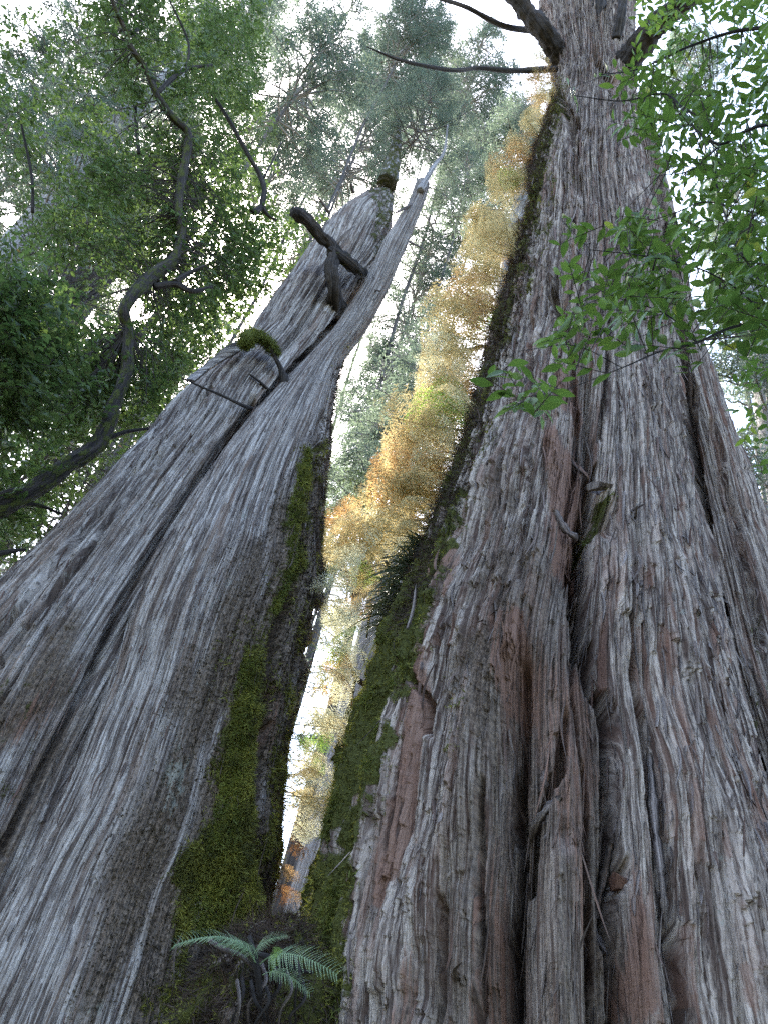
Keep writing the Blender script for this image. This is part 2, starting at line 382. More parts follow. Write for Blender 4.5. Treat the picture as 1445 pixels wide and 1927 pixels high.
def tufts(P, N, g, L=(.02, .05), W=.006, per=3, droop=.6, patchy=.8):
    n = len(P); P0 = P; P = np.repeat(P, per, 0); N = np.repeat(N, per, 0); k = len(P)
    D = N * g.uniform(.3, 1, (k, 1)) + rdir(k, g) * .75 + np.array([0, 0, -droop]) * g.uniform(0, 1, (k, 1))
    D /= np.linalg.norm(D, axis=1, keepdims=True); S = np.cross(D, rdir(k, g)); S /= np.maximum(np.linalg.norm(S, axis=1, keepdims=True), 1e-6)
    l = g.uniform(L[0], L[1], (k, 1)); w = W * g.uniform(.6, 1.4, (k, 1))
    V = np.stack([P - S * w - N * .004, P + S * w - N * .004, P + D * l], 1).reshape(-1, 3)
    q = sat(.42 + patchy * (.55 * perlin(P0[:, 0] * 3.1 + P0[:, 1] * 2, P0[:, 2] * 2.4, 3) + .4 * perlin(P0[:, 0] * 9 + P0[:, 1] * 5, P0[:, 2] * 8, 4)) + g.uniform(-.3, .3, n))
    rn = np.repeat(np.repeat(q, per), 3)
    return V, np.arange(3 * k).reshape(-1, 3), rn
def slivers(t, n, g, prob, L=(.12, .6), W=(.004, .014), lift=(.01, .07)):
    """loose fibres of bark lying along the trunk with one end lifted"""
    P, N, k = scatter(t, prob, n, g)
    B = Bag(); m_ = 7; tt = np.linspace(0, 1, m_)
    l = g.uniform(0, 1, n) ** 2 * (L[1] - L[0]) + L[0]; w = g.uniform(*W, n); lf = g.uniform(*lift, n); down = g.uniform(0, 1, n) < .7
    Z = np.array([0, 0, 1.]); T = Z - (N @ Z)[:, None] * N; T /= np.linalg.norm(T, axis=1, keepdims=True)
    T = np.where(down[:, None], -T, T); S = np.cross(N, T); sway = g.normal(0, .06, n); bend = g.normal(0, .05, n)
    c = P[:, None] + N[:, None] * (.004 + lf[:, None] * tt[None] ** 2)[..., None] + T[:, None] * (l[:, None] * tt[None])[..., None] + S[:, None] * (l[:, None] * (sway[:, None] * tt[None] + bend[:, None] * np.sin(tt * 4)[None]))[..., None]
    prof = np.array([.7, 1, 1, .95, .8, .55, .12]); tw = g.normal(0, .5, n)[:, None] * tt[None]
    sd = S[:, None] * np.cos(tw)[..., None] + N[:, None] * np.sin(tw)[..., None]
    a = c + sd * (w[:, None] * prof)[..., None]; b = c - sd * (w[:, None] * prof)[..., None]
    mid = c + N[:, None] * (w[:, None] * .6 * prof)[..., None]
    V = np.stack([a, mid, b], 2).reshape(-1, 3)
    base = np.arange(n)[:, None, None] * (m_ * 3) + np.arange(m_ - 1)[None, :, None] * 3
    F_ = np.concatenate([base + np.array([0, 1, 4, 3]), base + np.array([1, 2, 5, 4])], 1).reshape(-1, 4)
    sh = np.repeat(np.stack([g.uniform(0, 50, n), g.uniform(0, 50, n), 0 * l], 1), m_ * 3, 0); sh[:, 1] += np.tile(np.repeat(tt, 3), n) * .4
    sh[:, 0] += np.tile(np.array([-.01, 0, .01]), n * m_)
    rep = lambda x: np.repeat(x, m_ * 3)
    vals = {q: rep(t.mask[q].ravel()[k]) for q in ('red', 'brown')}
    B.add(V, F_, sh, tone=rep(g.uniform(0, 1, n)), moss=0, lich=0, **vals)
    return B


# ================================================================== LEFT GIANT TREE
LL = [(740,325),(700,338),(650,375),(620,410),(560,500),(480,605),(420,655),(350,715),(300,790),(200,890),(100,990),(0,1085),(-120,1220),(-260,1400),(-400,1600),(-520,1800)]
LR = [(750,335),(742,400),(716,490),(660,600),(600,720),(540,850),(480,1000),(420,1150),(360,1300),(280,1500),(200,1750)]
FL = [(779,352),(731,424),(696,503),(640,590),(560,680),(480,770),(400,880),(350,960),(290,1060),(235,1160),(195,1280),(100,1480),(0,1650),(-60,1750),(-160,1927)]
FR = [(807,352),(769,445),(730,535),(697,595),(655,650),(640,700),(628,770),(625,830),(615,870),(605,950),(600,1030),(605,1130),(590,1200),(570,1290),(545,1400),(530,1500),(525,1600),(515,1680),(480,1750),(470,1927)]
DL, DF = 7.7, 7.0
def slab_masks():
    return {'moss': lambda u, v, s, h: .3 * band([(1250, -300, 190), (1450, -300, 90), (1700, -300, 20)], u, v, 40) + .5 * band([(330, 690, 760), (420, 700, 735), (490, 690, 715)], u, v, 10),
            'lich': lambda u, v, s, h: .12 + .2 * band([(700, 250, 400), (1000, 60, 330), (1200, -200, 250)], u, v, 60) + .3 * band([(320, 600, 760), (430, 590, 740)], u, v, 20),
            'brown': lambda u, v, s, h: .75 * band([(1150, -400, 220), (1300, -400, 200), (1500, -400, 110), (1800, -400, 20)], u, v, 90) * smooth(-.45, .3, fbm(s * 4, h * .7, 96, 3)),
            'red': lambda u, v, s, h: .45 * band([(930, 90, 250), (1010, 40, 190), (1090, -20, 90)], u, v, 40) * smooth(0, .6, perlin(s * 4, h * 1.2, 91)) + .5 * band([(1250, -80, 160), (1500, -200, 60)], u, v, 40) * smooth(.1, .6, perlin(s * 4, h * 1.2, 92))}
slab = trunk(LL, LR, DL, CZ + DL * 1.905, 560, 1250, 101, 1.15, masks=slab_masks(), taper_top=.55, flute=.9, shag=.7,
             grooves=[[(310, 830, 6, .06), (240, 900, 9, .12), (148, 1005, 11, .15), (40, 1130, 12, .16), (-110, 1300, 14, .16)],
                      [(470, 768, 8, .25), (432, 812, 8, .22), (350, 935, 8, .2), (262, 1075, 9, .25), (215, 1160, 10, .28), (160, 1290, 10, .22), (85, 1440, 10, .18), (0, 1600, 10, .15)],
                      [(712, 495, 9, .25), (648, 588, 12, .38), (566, 680, 13, .4), (486, 766, 12, .35), (400, 885, 10, .2)],
                      [(395, 740, 5, .06), (300, 870, 7, .1), (150, 1060, 8, .12), (0, 1240, 10, .15)],
                      [(690, 420, 5, .08), (640, 500, 6, .1), (560, 620, 6, .1), (500, 700, 6, .08)]])
moss_poly_rows = [(630, 652, 668), (700, 632, 650), (760, 615, 640), (830, 600, 640), (930, 555, 625), (1050, 505, 620), (1200, 420, 620), (1330, 400, 600), (1450, 395, 570), (1600, 350, 560), (1740, 320, 540), (1927, 250, 520)]
def stem_masks():
    def moss(u, v, s, h):
        br = smooth(-.55, .1, fbm(s * 4, h * 1.6, 93, 3)); u = u + 14 * perlin(s * 6, h * 3, 89)
        m1 = .55 * band(moss_poly_rows, u + 75 * fbm(s * 4, h * 1.5, 94, 4), v, 34)
        m2 = .5 * band([(1230, 450, 482), (1430, 425, 462), (1560, 380, 452), (1650, 330, 452), (1760, 320, 456)], u, v, 16)
        m3 = .45 * band([(840, 560, 600), (960, 535, 570), (1050, 535, 560), (1150, 505, 535)], u, v, 9)
        return m1 * br * (.72 + .28 * smooth(1150, 1560, v)) * smooth(-.75, .15, fbm(s * 5, h * 2.2, 95, 3)) + m2 * (.5 + .5 * br) + m3
    def lich(u, v, s, h):
        a = .1 + sum(.5 * np.exp(-((u - x) / w) ** 2 - ((v - y) / k) ** 2) for x, y, w, k in ((462, 965, 12, 22), (410, 1140, 18, 24), (395, 1290, 16, 40), (340, 1440, 26, 70), (430, 1100, 14, 16), (320, 1500, 24, 60), (180, 1890, 20, 40)))
        return a
    def brown(u, v, s, h):
        return .88 * band([(880, 545, 640), (1000, 470, 640), (1150, 390, 640), (1280, 330, 620), (1450, 270, 600), (1600, 210, 570), (1750, 160, 560), (1927, 120, 540)], u + 45 * fbm(s * 2.2, h * .8, 98, 3), v, 60) * smooth(-.75, .35, fbm(s * 5, h * .9, 97, 3) + .15)
    return {'moss': moss, 'lich': lich, 'brown': brown, 'red': lambda u, v, s, h: .5 * band([(1290, 480, 520), (1420, 475, 510)], u, v, 10)}
stem = trunk(FL, FR, DF, CZ + DF * 1.90, 640, 1350, 202, .8, masks=stem_masks(), flute=.5, shag=.55,
             grooves=[[(560, 985, 6, .08), (545, 1060, 8, .16), (515, 1180, 10, .22), (492, 1270, 13, .34), (474, 1400, 15, .42), (462, 1500, 15, .42), (457, 1620, 16, .42), (460, 1760, 18, .42), (455, 1900, 18, .3)],
                      [(600, 790, 7, .15), (588, 860, 7, .12), (570, 960, 6, .1)], [(590, 1150, 9, .15), (560, 1280, 10, .2), (525, 1420, 9, .2)]],
             bulge=[[(470, 1230, 22, .08), (445, 1420, 22, .12), (430, 1560, 28, .16), (420, 1700, 34, .2), (425, 1800, 34, .1)], [(560, 900, 16, .08), (545, 1000, 14, .09), (520, 1130, 16, .08)]])
LT = thing('giant_tree', (*stem.C[30][:2], 0), 'huge grey leaning trunk on the left with a rope-like front stem and mossy right flank', 'tree')
trunk_obj(slab, 'trunk', M_left, LT); trunk_obj(stem, 'stem', M_left, LT)
g = np.random.default_rng(11)
B = slivers(slab, 2600, g, .25 + (slab.h > 3), L=(.1, .5), W=(.003, .009), lift=(.004, .03)); obj('bark_fibres', B.me('bark_fibres', [M_fibre], LT), LT)
B = slivers(stem, 3000, g, (.3 + .7 * (stem.h < 7)) * (1 - .8 * sat(stem.mask['moss'])), L=(.08, .4), W=(.003, .007), lift=(.003, .018)); obj('bark_fibres', B.me('bark_fibres', [M_fibre], LT), LT)
P, N, k = scatter(stem, sat(stem.mask['brown']) ** 2 * (stem.h > 1.7) + 1e-7, 24000, g); V, T_, rn = tufts(P, N, g, (.008, .028), .0045, 3, .5)
obj('brown_moss', mesh('brown_moss', local(V, LT), T_, [M_brownmoss], {'rnd': rn}, False), LT)
low_ = .3 + .7 * smooth(1150, 1560, stem.W)
P, N, k = scatter(stem, sat(stem.mask['moss'] * 1.3) ** 3 * low_ * (stem.h > 1.9) + 1e-6, 30000, g)
V, T_, rn = tufts(P, N, g, (.012, .045), .0045, 3)
o = obj('moss', mesh('moss', local(V, LT), T_, [M_moss], {'rnd': rn}, False), LT)
w = band([(1250, 455, 484), (1430, 430, 464), (1560, 400, 454), (1650, 370, 454), (1760, 360, 456)], stem.U, stem.W, 8) + band([(850, 575, 592), (960, 545, 560), (1060, 545, 556), (1150, 510, 528)], stem.U, stem.W, 5)
P, N, k = scatter(stem, w + 1e-7, 9000, g); V, T_, rn = tufts(P, N, g, (.015, .06), .005, 3, .9)
obj('moss', mesh('bright_moss', local(V, LT), T_, [M_mosslight], {'rnd': rn}, False), LT)
P, N, k = scatter(stem, sat(stem.mask['moss'] * 1.3) ** 2 * (stem.h > 1.9) * low_ * smooth(.1, .45, perlin(stem.s * 5, stem.h * 3.2, 301)) + 1e-7, 8000, g); V, T_, rn = tufts(P, N, g, (.03, .085), .005, 3, .9)
obj('moss', mesh('moss_cushions', local(V, LT), T_, [M_moss], {'rnd': rn}, False), LT)
# dark shaggy fringe of dead roots down the right edge
w = band([(680, 636, 660), (780, 612, 640), (860, 590, 640), (1000, 575, 640), (1130, 570, 640), (1290, 530, 620), (1420, 500, 600), (1550, 490, 570), (1690, 480, 550)], stem.U, stem.W, 10) * (fbm(stem.s * 5, stem.h * 3, 120, 2) > -.15)
P, N, k = scatter(stem, w + 1e-7, 6000, g); V, T_, rn = tufts(P, N, g, (.03, .10), .004, 3, 1.0)
obj('root_fringe', mesh('root_fringe', local(V, LT), T_, [M_mat], {'rnd': rn}, False), LT)

def limb(name, pts, root, mat, sides=10, rough=.12, seed=0, n=6, label=None, extra=None):
    """pts: (world point, radius)"""
    q = np.array([[*p, r] for p, r in pts]); q = spline(q, n); V, Fq, sh = tube(q[:, :3], q[:, 3], sides, rough, seed)
    a = {k: np.zeros(len(V)) for k in ('moss', 'red', 'brown', 'lich')}; a['tone'] = np.full(len(V), .3)
    for kk, vv in (extra or {}).items(): a[kk] = np.full(len(V), float(vv))
    B = Bag(); B.add(V, Fq, sh, **a); o = obj(name, B.me(name, [mat], root), root)
    if label: o['label'] = label
    return o, q
def toward(p, k=.5):
    """a point moved towards the open air in front of the tree"""
    d = CAM - p; d[2] = 0; return p + d / np.linalg.norm(d) * k
# forked dead stub, mossy stub, twigs on the left tree
b0 = surf(stem, 630, 572); b1 = surf(slab, 622, 470)
q0 = toward(b0, .35)
dfork = math.hypot(*b0[:2]) - .25
limb('branch_stub', [(at(637, 604, dfork + 1.0), .13), (at(633, 584, dfork + .55), .13), (at(630, 560, dfork + .28), .115), (at(628, 532, dfork + .12), .10), (at(624, 505, dfork + .03), .095), (at(627, 468, dfork), .085), (at(600, 440, dfork - .1), .085), (at(575, 412, dfork - .2), .088), (at(560, 402, dfork - .22), .085), (at(551, 398, dfork - .25), .06)], LT, M_limb, 20, .42, 3, 14)
limb('branch_stub', [(at(622, 468, dfork), .10), (at(645, 484, dfork), .10), (at(668, 503, dfork + .1), .09), (at(690, 520, dfork + .6), .08)], LT, M_limb, 16, .4, 4, 12, None, {'moss': .35})
limb('twig', [(at(632, 460, dfork), .03), (at(650, 440, dfork - .1), .022), (at(668, 425, dfork - .1), .008)], LT, M_fibre, 6, .1, 5)
s0 = surf(stem, 536, 716, -.05); ds = math.hypot(*s0[:2])
limb('twig', [(s0, .075), (at(534, 708, ds - .02), .055), (at(528, 692, ds - .05), .032), (at(520, 676, ds - .1), .028), (at(508, 655, ds - .15), .028), (at(490, 638, ds - .2), .03), (at(466, 640, ds - .2), .03)], LT, M_limb, 9, .2, 6, 8)
mq = spline([[*at(522, 668, ds - .1), .055], [*at(510, 650, ds - .15), .10], [*at(494, 637, ds - .2), .105], [*at(480, 632, ds - .2), .09], [*at(470, 634, ds - .22), .14], [*at(463, 645, ds - .22), .13], [*at(462, 652, ds - .22), .05]], 10)
V, Fq, sh = tube(mq[:, :3], mq[:, 3] * .62, 16, .25, 8, 8)
B = Bag(); B.add(V, Fq, sh, rnd=g.uniform(.2, .6, len(V)))
sel = g.integers(0, len(V), 4500); cen = mq[np.minimum(sel // 16, len(mq) - 1), :3]; nn = V[sel] - cen; nn /= np.maximum(np.linalg.norm(nn, axis=1, keepdims=True), 1e-6)
V2, T2, rn = tufts(V[sel] + g.normal(0, .02, (len(sel), 3)), nn, g, (.01, .03), .004, 3, .6); B.add(V2, T2, None, rnd=rn)
obj('moss_clump', B.me('moss_clump', [M_mosslight], LT), LT)
t0 = surf(slab, 478, 770, -.05); dt = math.hypot(*surf(slab, 440, 775)[:2]) - .12
limb('twig', [(at(478, 770, dt + .3), .028), (at(455, 762, dt), .022), (at(420, 745, dt - .1), .016), (at(380, 728, dt - .1), .013), (at(344, 712, dt - .1), .008)], LT, M_limb, 6, .15, 7)
t0 = surf(slab, 504, 730, -.03); dt = math.hypot(*t0[:2]) - .1
limb('twig', [(t0, .022), (at(488, 717, dt), .017), (at(470, 704, dt), .012)], LT, M_limb, 6, .15, 8)
for (x, y, x2, y2, r_) in ((775, 385, 745, 400, .03), (700, 545, 716, 548, .02), (770, 455, 800, 470, .02), (620, 400, 600, 372, .03), (665, 362, 660, 345, .03)):
    p = at(x, y, 6.9); limb('twig', [(p, r_), (at((x + x2) / 2, (y + y2) / 2, 6.8), r_ * .8), (at(x2, y2, 6.7), r_ * .5)], LT, M_fibre, 6, .1, x)
# lifted slab of bark on the upper left edge
bp = [(352, 712), (385, 686), (425, 652), (455, 636), (474, 632), (470, 645), (452, 660), (425, 674), (395, 694), (368, 716)]
db = math.hypot(*surf(slab, 430, 690)[:2]) - .22
ring = np.array([at(x, y, db + .0012 * (x - 350)) for x, y in bp]); th_ = np.array([-.02, .05, 0])
nb_ = len(ring); cB, cF = ring.mean(0), ring.mean(0)
V = np.vstack([ring, ring + th_, ring.mean(0)[None] + np.array([0, -.03, 0]), ring.mean(0)[None] + th_]); i = np.arange(nb_); j = (i + 1) % nb_
fc = np.vstack([np.stack([i, j, np.full(nb_, 2 * nb_), np.full(nb_, 2 * nb_)], -1), np.stack([i + nb_, j + nb_, np.full(nb_, 2 * nb_ + 1), np.full(nb_, 2 * nb_ + 1)], -1), np.stack([i, j, j + nb_, i + nb_], -1)])
sh = np.stack([V @ np.array([.7, .3, -.6]), V @ np.array([.5, 0, .85]), V[:, 0] * 0], -1)
B = Bag(); B.add(V, fc, sh, tone=.2, moss=0, red=0, brown=.1, lich=.1); obj('bark_slab', B.me('bark_slab', [M_left], LT, False), LT)
# leaders above the broken top, ending in conifer sprays
def leader(pts, d, r0, r1, root, mat=M_far, moss=0.):
    n = len(pts); return limb('branch', [(at(x, y, d), r0 + (r1 - r0) * i / (n - 1)) for i, (x, y) in enumerate(pts)], root, mat, 8, .15, int(pts[0][0]), 6, None, {'moss': moss})
leader([(790, 360), (800, 340), (818, 310), (835, 285), (842, 235)], 6.85, .07, .012, LT)
leader([(728, 345), (738, 310), (745, 270), (748, 225)], 7.5, .2, .06, LT, M_far, .55)

# ================================================================== RIGHT GIANT TREE
RL = [(1010,-100),(1040,80),(1047,130),(1040,200),(1012,270),(1002,330),(985,380),(985,430),(968,530),(940,640),(910,740),(885,840),(855,930),(820,1020),(793,1100),(762,1180),(722,1270),(692,1360),(662,1460),(632,1580),(602,1690),(582,1760),(562,1927)]
RR = [(1190,-100),(1180,60),(1190,200),(1210,330),(1230,420),(1260,560),(1270,650),(1280,800),(1300,930),(1320,1050),(1340,1180),(1360,1330),(1390,1440),(1420,1530),(1450,1600),(1490,1760),(1530,1927)]
SL = [(1190,180),(1200,400),(1220,600),(1230,800),(1250,1000),(1280,1300),(1350,1600),(1420,1927)]
SR = [(1225,180),(1250,300),(1290,480),(1305,560),(1350,690),(1385,790),(1445,960),(1530,1180),(1640,1450),(1760,1750),(1850,1927)]
DR, DS = 7.0, 8.3
inner = [(160, 1040, 1068), (330, 995, 1034), (450, 975, 1012), (560, 950, 990), (660, 930, 968), (760, 900, 946), (850, 870, 922), (950, 830, 895), (1050, 790, 872), (1150, 740, 835), (1220, 710, 812), (1300, 680, 790), (1380, 650, 768), (1480, 620, 748), (1600, 580, 722), (1700, 560, 702), (1927, 520, 690)]
def r_masks():
    def moss(u, v, s, h):
        e = band(inner, u + 26 * fbm(s * 4, h * 1.8, 76, 3), v, 18) * smooth(-.75, -.1, fbm(s * 5, h * 2, 75, 3)); low = smooth(900, 1250, v)
        return e * (.62 + .2 * low) + .25 * fbm(s * 3, h * 1.1, 77, 3) * e + .45 * band([(330, 1000, 1090), (560, 985, 1010)], u, v, 14) * smooth(-.1, .5, fbm(s * 5, h * 2, 78, 2)) + .55 * band([(920, 1100, 1160), (975, 1100, 1150)], u, v, 10) + .4 * band([(1240, 815, 900), (1420, 830, 880)], u, v, 15) * smooth(-.1, .4, fbm(s * 6, h * 4, 79, 2))
    def red(u, v, s, h):
        n1 = perlin(s * 3.5, h * .6, 81)
        a = .66 * band([(1230, 796, 818), (1330, 780, 812), (1450, 765, 800), (1560, 748, 782), (1660, 728, 758), (1720, 722, 742)], u, v, 9)
        a = np.maximum(a, .62 * band([(840, 1030, 1100), (950, 1030, 1100), (1080, 1040, 1092)], u, v, 14))
        a = np.maximum(a, .66 * band([(1170, 925, 990), (1260, 930, 1000), (1340, 940, 1000)], u, v, 14))
        a = np.maximum(a, .6 * band([(1030, 845, 880), (1140, 812, 860)], u, v, 8) * smooth(-.1, .3, n1))
        a = np.maximum(a, .36 * band([(1420, 1140, 1200), (1600, 1140, 1210), (1900, 1130, 1240)], u, v, 14) * smooth(-.2, .4, n1))
        a = np.maximum(a, .6 * band([(700, 1040, 1090), (780, 1050, 1100)], u, v, 10))
        return a * smooth(-.9, -.2, perlin(s * 6, h * .9, 83)) + .52 * band([(800, 1020, 1110), (1100, 960, 1120), (1500, 860, 1180), (2000, 700, 1240)], u, v, 50) * smooth(-.3, .4, n1)
    def brown(u, v, s, h):
        return .66 * band([(860, 930, 1000), (950, 890, 990), (1100, 870, 965), (1250, 840, 940), (1400, 820, 905)], u + 25 * fbm(s * 4, h, 85, 3), v, 40) * smooth(-.5, .4, fbm(s * 6, h * 1.6, 84, 3)) + .56 * band([(1000, 980, 1120), (1500, 850, 1180), (2050, 700, 1250)], u, v, 40)
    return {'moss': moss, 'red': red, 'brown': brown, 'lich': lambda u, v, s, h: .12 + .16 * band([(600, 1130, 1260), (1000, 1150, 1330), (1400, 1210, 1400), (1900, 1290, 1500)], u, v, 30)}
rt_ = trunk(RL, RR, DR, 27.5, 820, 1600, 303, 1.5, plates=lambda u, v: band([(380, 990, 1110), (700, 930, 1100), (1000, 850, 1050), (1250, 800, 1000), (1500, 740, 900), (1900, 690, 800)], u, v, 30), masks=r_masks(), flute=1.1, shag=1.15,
            grooves=[[(1112, 690, 6, .12), (1108, 790, 9, .18), (1118, 870, 13, .35), (1104, 960, 22, .9), (1093, 1060, 23, 1.1), (1091, 1150, 20, 1.0), (1122, 1250, 12, .5), (1150, 1330, 13, .6), (1158, 1420, 14, .65), (1166, 1520, 15, .7), (1172, 1640, 19, .6), (1163, 1720, 15, .6), (1168, 1820, 13, .35), (1165, 2200, 12, .35)],
                     [(990, 1260, 9, .15), (976, 1400, 13, .35), (966, 1480, 15, .45), (980, 1570, 16, .45), (975, 1680, 15, .45), (957, 1760, 17, .5), (948, 1927, 17, .5), (940, 2200, 17, .5)],
                     [(1060, 1350, 8, .15), (1050, 1450, 12, .25), (1015, 1530, 9, .2), (1000, 1650, 10, .25)],
                     [(1100, 1430, 8, .15), (1112, 1560, 14, .3), (1120, 1700, 15, .35), (1122, 2200, 15, .35)],
                     [(1185, 1180, 6, .1), (1200, 1320, 9, .2), (1232, 1470, 12, .3), (1256, 1620, 10, .25), (1275, 1750, 9, .2), (1305, 2200, 9, .2)],
                     [(1052, 175, 8, .2), (1076, 230, 12, .35), (1078, 270, 8, .15), (1090, 360, 7, .12)],
                     [(1120, 100, 9, .25), (1150, 150, 10, .2)], [(1050, 535, 7, .1), (1042, 560, 10, .3), (1048, 590, 7, .15)],
                     [(985, 362, 22, .5), (986, 384, 24, .7), (985, 405, 18, .5)], [(1150, 1000, 8, .1), (1122, 935, 26, .25), (1130, 968, 24, .3)],
                     [(1000, 620, 5, .1), (1010, 760, 6, .12), (1000, 900, 6, .12), (985, 1100, 6, .1)], [(905, 1480, 7, .15), (900, 1650, 8, .2), (870, 2200, 8, .2)], [(830, 1700, 7, .15), (790, 2200, 8, .2)],
                     [(1148, 560, 6, .12), (1150, 700, 6, .14), (1135, 800, 6, .12)], [(1090, 1180, 8, .15), (1078, 1300, 7, .2), (1090, 1420, 7, .2)],
                     [(795, 1290, 6, .1), (810, 1325, 9, .25), (804, 1370, 7, .2)], [(1060, 600, 6, .1), (1080, 700, 6, .14), (1085, 860, 8, .2), (1060, 960, 6, .15)]],
            bulge=[[(1180, 600, 40, .06), (1200, 800, 50, .12), (1235, 1000, 62, .18), (1290, 1400, 80, .22), (1370, 1800, 95, .22), (1410, 2250, 95, .22)], [(1040, 640, 30, .07), (960, 1100, 50, .1), (870, 1500, 45, .14), (760, 1800, 50, .12), (740, 2250, 50, .12)], [(1090, 600, 26, -.06), (1098, 750, 36, -.16), (1105, 900, 46, -.3), (1095, 1100, 48, -.36), (1120, 1300, 44, -.3), (1145, 1500, 46, -.34), (1150, 1800, 46, -.3), (1150, 2250, 46, -.3)], [(985, 1240, 36, -.1), (970, 1400, 48, -.3), (968, 1600, 52, -.36), (955, 1900, 60, -.36), (950, 2250, 60, -.3)], [(1190, 1250, 20, -.08), (1235, 1500, 26, -.16), (1280, 1850, 34, -.16), (1300, 2250, 36, -.1)], [(850, 1250, 22, -.07), (820, 1500, 24, -.1), (800, 1900, 30, -.12)], [(1060, 1600, 28, .15), (1040, 1900, 36, .18), (1035, 2250, 40, .18)]])
s_masks = {'moss': lambda u, v, s, h: .35 * band([(1150, 1390, 1480), (1400, 1400, 1700)], u, v, 30), 'lich': lambda u, v, s, h: .1 + 0 * u, 'brown': lambda u, v, s, h: .35 * smooth(900, 1300, v), 'red': lambda u, v, s, h: 0 * u}
st2 = trunk(SL, SR, DS, CZ + DS * 2.5, 460, 1100, 404, 1.1, grooves=[[(1222, 250, 12, .3), (1248, 420, 13, .4), (1272, 560, 14, .45), (1286, 700, 15, .5), (1300, 850, 17, .55), (1326, 1050, 18, .6), (1350, 1200, 19, .6), (1376, 1350, 20, .6), (1420, 1500, 20, .55), (1460, 1650, 18, .4)], [(1340, 800, 8, .12), (1390, 1000, 9, .15), (1430, 1200, 10, .15)]], masks=s_masks, flute=.8, shag=.8)
RT = thing('giant_tree', (*rt_.C[30][:2], 0), 'huge brown shaggy trunk on the right with deep crevices and a moss covered left edge', 'tree')
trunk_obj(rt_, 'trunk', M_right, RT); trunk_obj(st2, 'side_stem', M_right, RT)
g = np.random.default_rng(12)
B = slivers(rt_, 8000, g, (.35 + (rt_.U > 900)) * (1 - .9 * sat(rt_.mask['moss'])) * (rt_.W < 1950), L=(.08, .6), W=(.003, .015), lift=(.004, .045)); obj('bark_fibres', B.me('bark_fibres', [M_fibre], RT), RT)
B = slivers(st2, 1800, g, (st2.W < 2050) * 1. + 1e-6, L=(.08, .5), W=(.003, .01), lift=(.005, .04)); obj('bark_fibres', B.me('bark_fibres', [M_fibre], RT), RT)
P, N, k = scatter(rt_, sat(rt_.mask['moss'] * 1.25) ** 2 * (rt_.W < 2000) + 1e-7, 52000, g)
V, T_, rn = tufts(P, N, g, (.012, .045), .0045, 3); obj('moss', mesh('moss', local(V, RT), T_, [M_moss], {'rnd': rn}, False), RT)
P, N, k = scatter(rt_, sat(rt_.mask['moss'] * 1.25) ** 2 * (rt_.W < 2000) * smooth(.1, .45, perlin(rt_.s * 5, rt_.h * 3.2, 302)) + 1e-7, 13000, g); V, T_, rn = tufts(P, N, g, (.03, .085), .005, 3, .9)
obj('moss', mesh('moss_cushions', local(V, RT), T_, [M_mosslight], {'rnd': rn}, False), RT)
w = band([(180, 1030, 1052), (330, 985, 1020), (500, 955, 992), (650, 915, 962), (760, 880, 930), (880, 840, 890), (1000, 800, 848), (1090, 770, 812), (1180, 730, 775)], rt_.U, rt_.W, 6)
P, N, k = scatter(rt_, w + 1e-7, 16000, g); V, T_, rn = tufts(P, N, g, (.05, .26), .004, 3, 1.1)
obj('root_fringe', mesh('root_fringe', local(V, RT), T_, [M_mat], {'rnd': rn}, False), RT)
# crooked limbs at the top of the right tree
dtop = 6.6
limb('limb', [(at(1066, 140, 6.9), .20), (at(1044, 95, 6.5), .22), (at(1020, 55, dtop - .5), .20), (at(990, 20, dtop - .7), .19), (at(955, -20, dtop - .9), .17), (at(900, -120, dtop - 1.5), .12)], RT, M_limb, 20, .4, 31, 12)
limb('limb', [(at(1165, 150, 6.9), .24), (at(1190, 100, 6.4), .26), (at(1230, 55, 6.1), .22), (at(1290, 0, 5.8), .2), (at(1360, -70, 5.2), .15)], RT, M_limb, 20, .4, 32, 12)
limb('limb', [(at(1120, 60, 6.5), .15), (at(1122, 20, 6.2), .15), (at(1130, -30, 5.9), .13), (at(1140, -110, 5.3), .1)], RT, M_limb, 16, .4, 33, 12)
limb('limb', [(at(1158, 75, 6.4), .10), (at(1168, 30, 6.1), .10), (at(1175, -10, 5.9), .09), (at(1200, -60, 5.4), .1)], RT, M_limb, 16, .4, 34, 12)
limb('branch', [(at(1045, 130, 6.6), .07), (at(960, 133, 6.3), .055), (at(900, 128, 6.2), .045), (at(850, 132, 6.1), .04), (at(760, 115, 6.0), .03), (at(690, 88, 6.0), .01)], RT, M_limb, 8, .15, 35)
limb('branch', [(at(1030, 60, 6.6), .08), (at(950, 50, 6.3), .065), (at(880, 15, 6.1), .05), (at(820, -5, 6.0), .04)], RT, M_limb, 8, .15, 36)
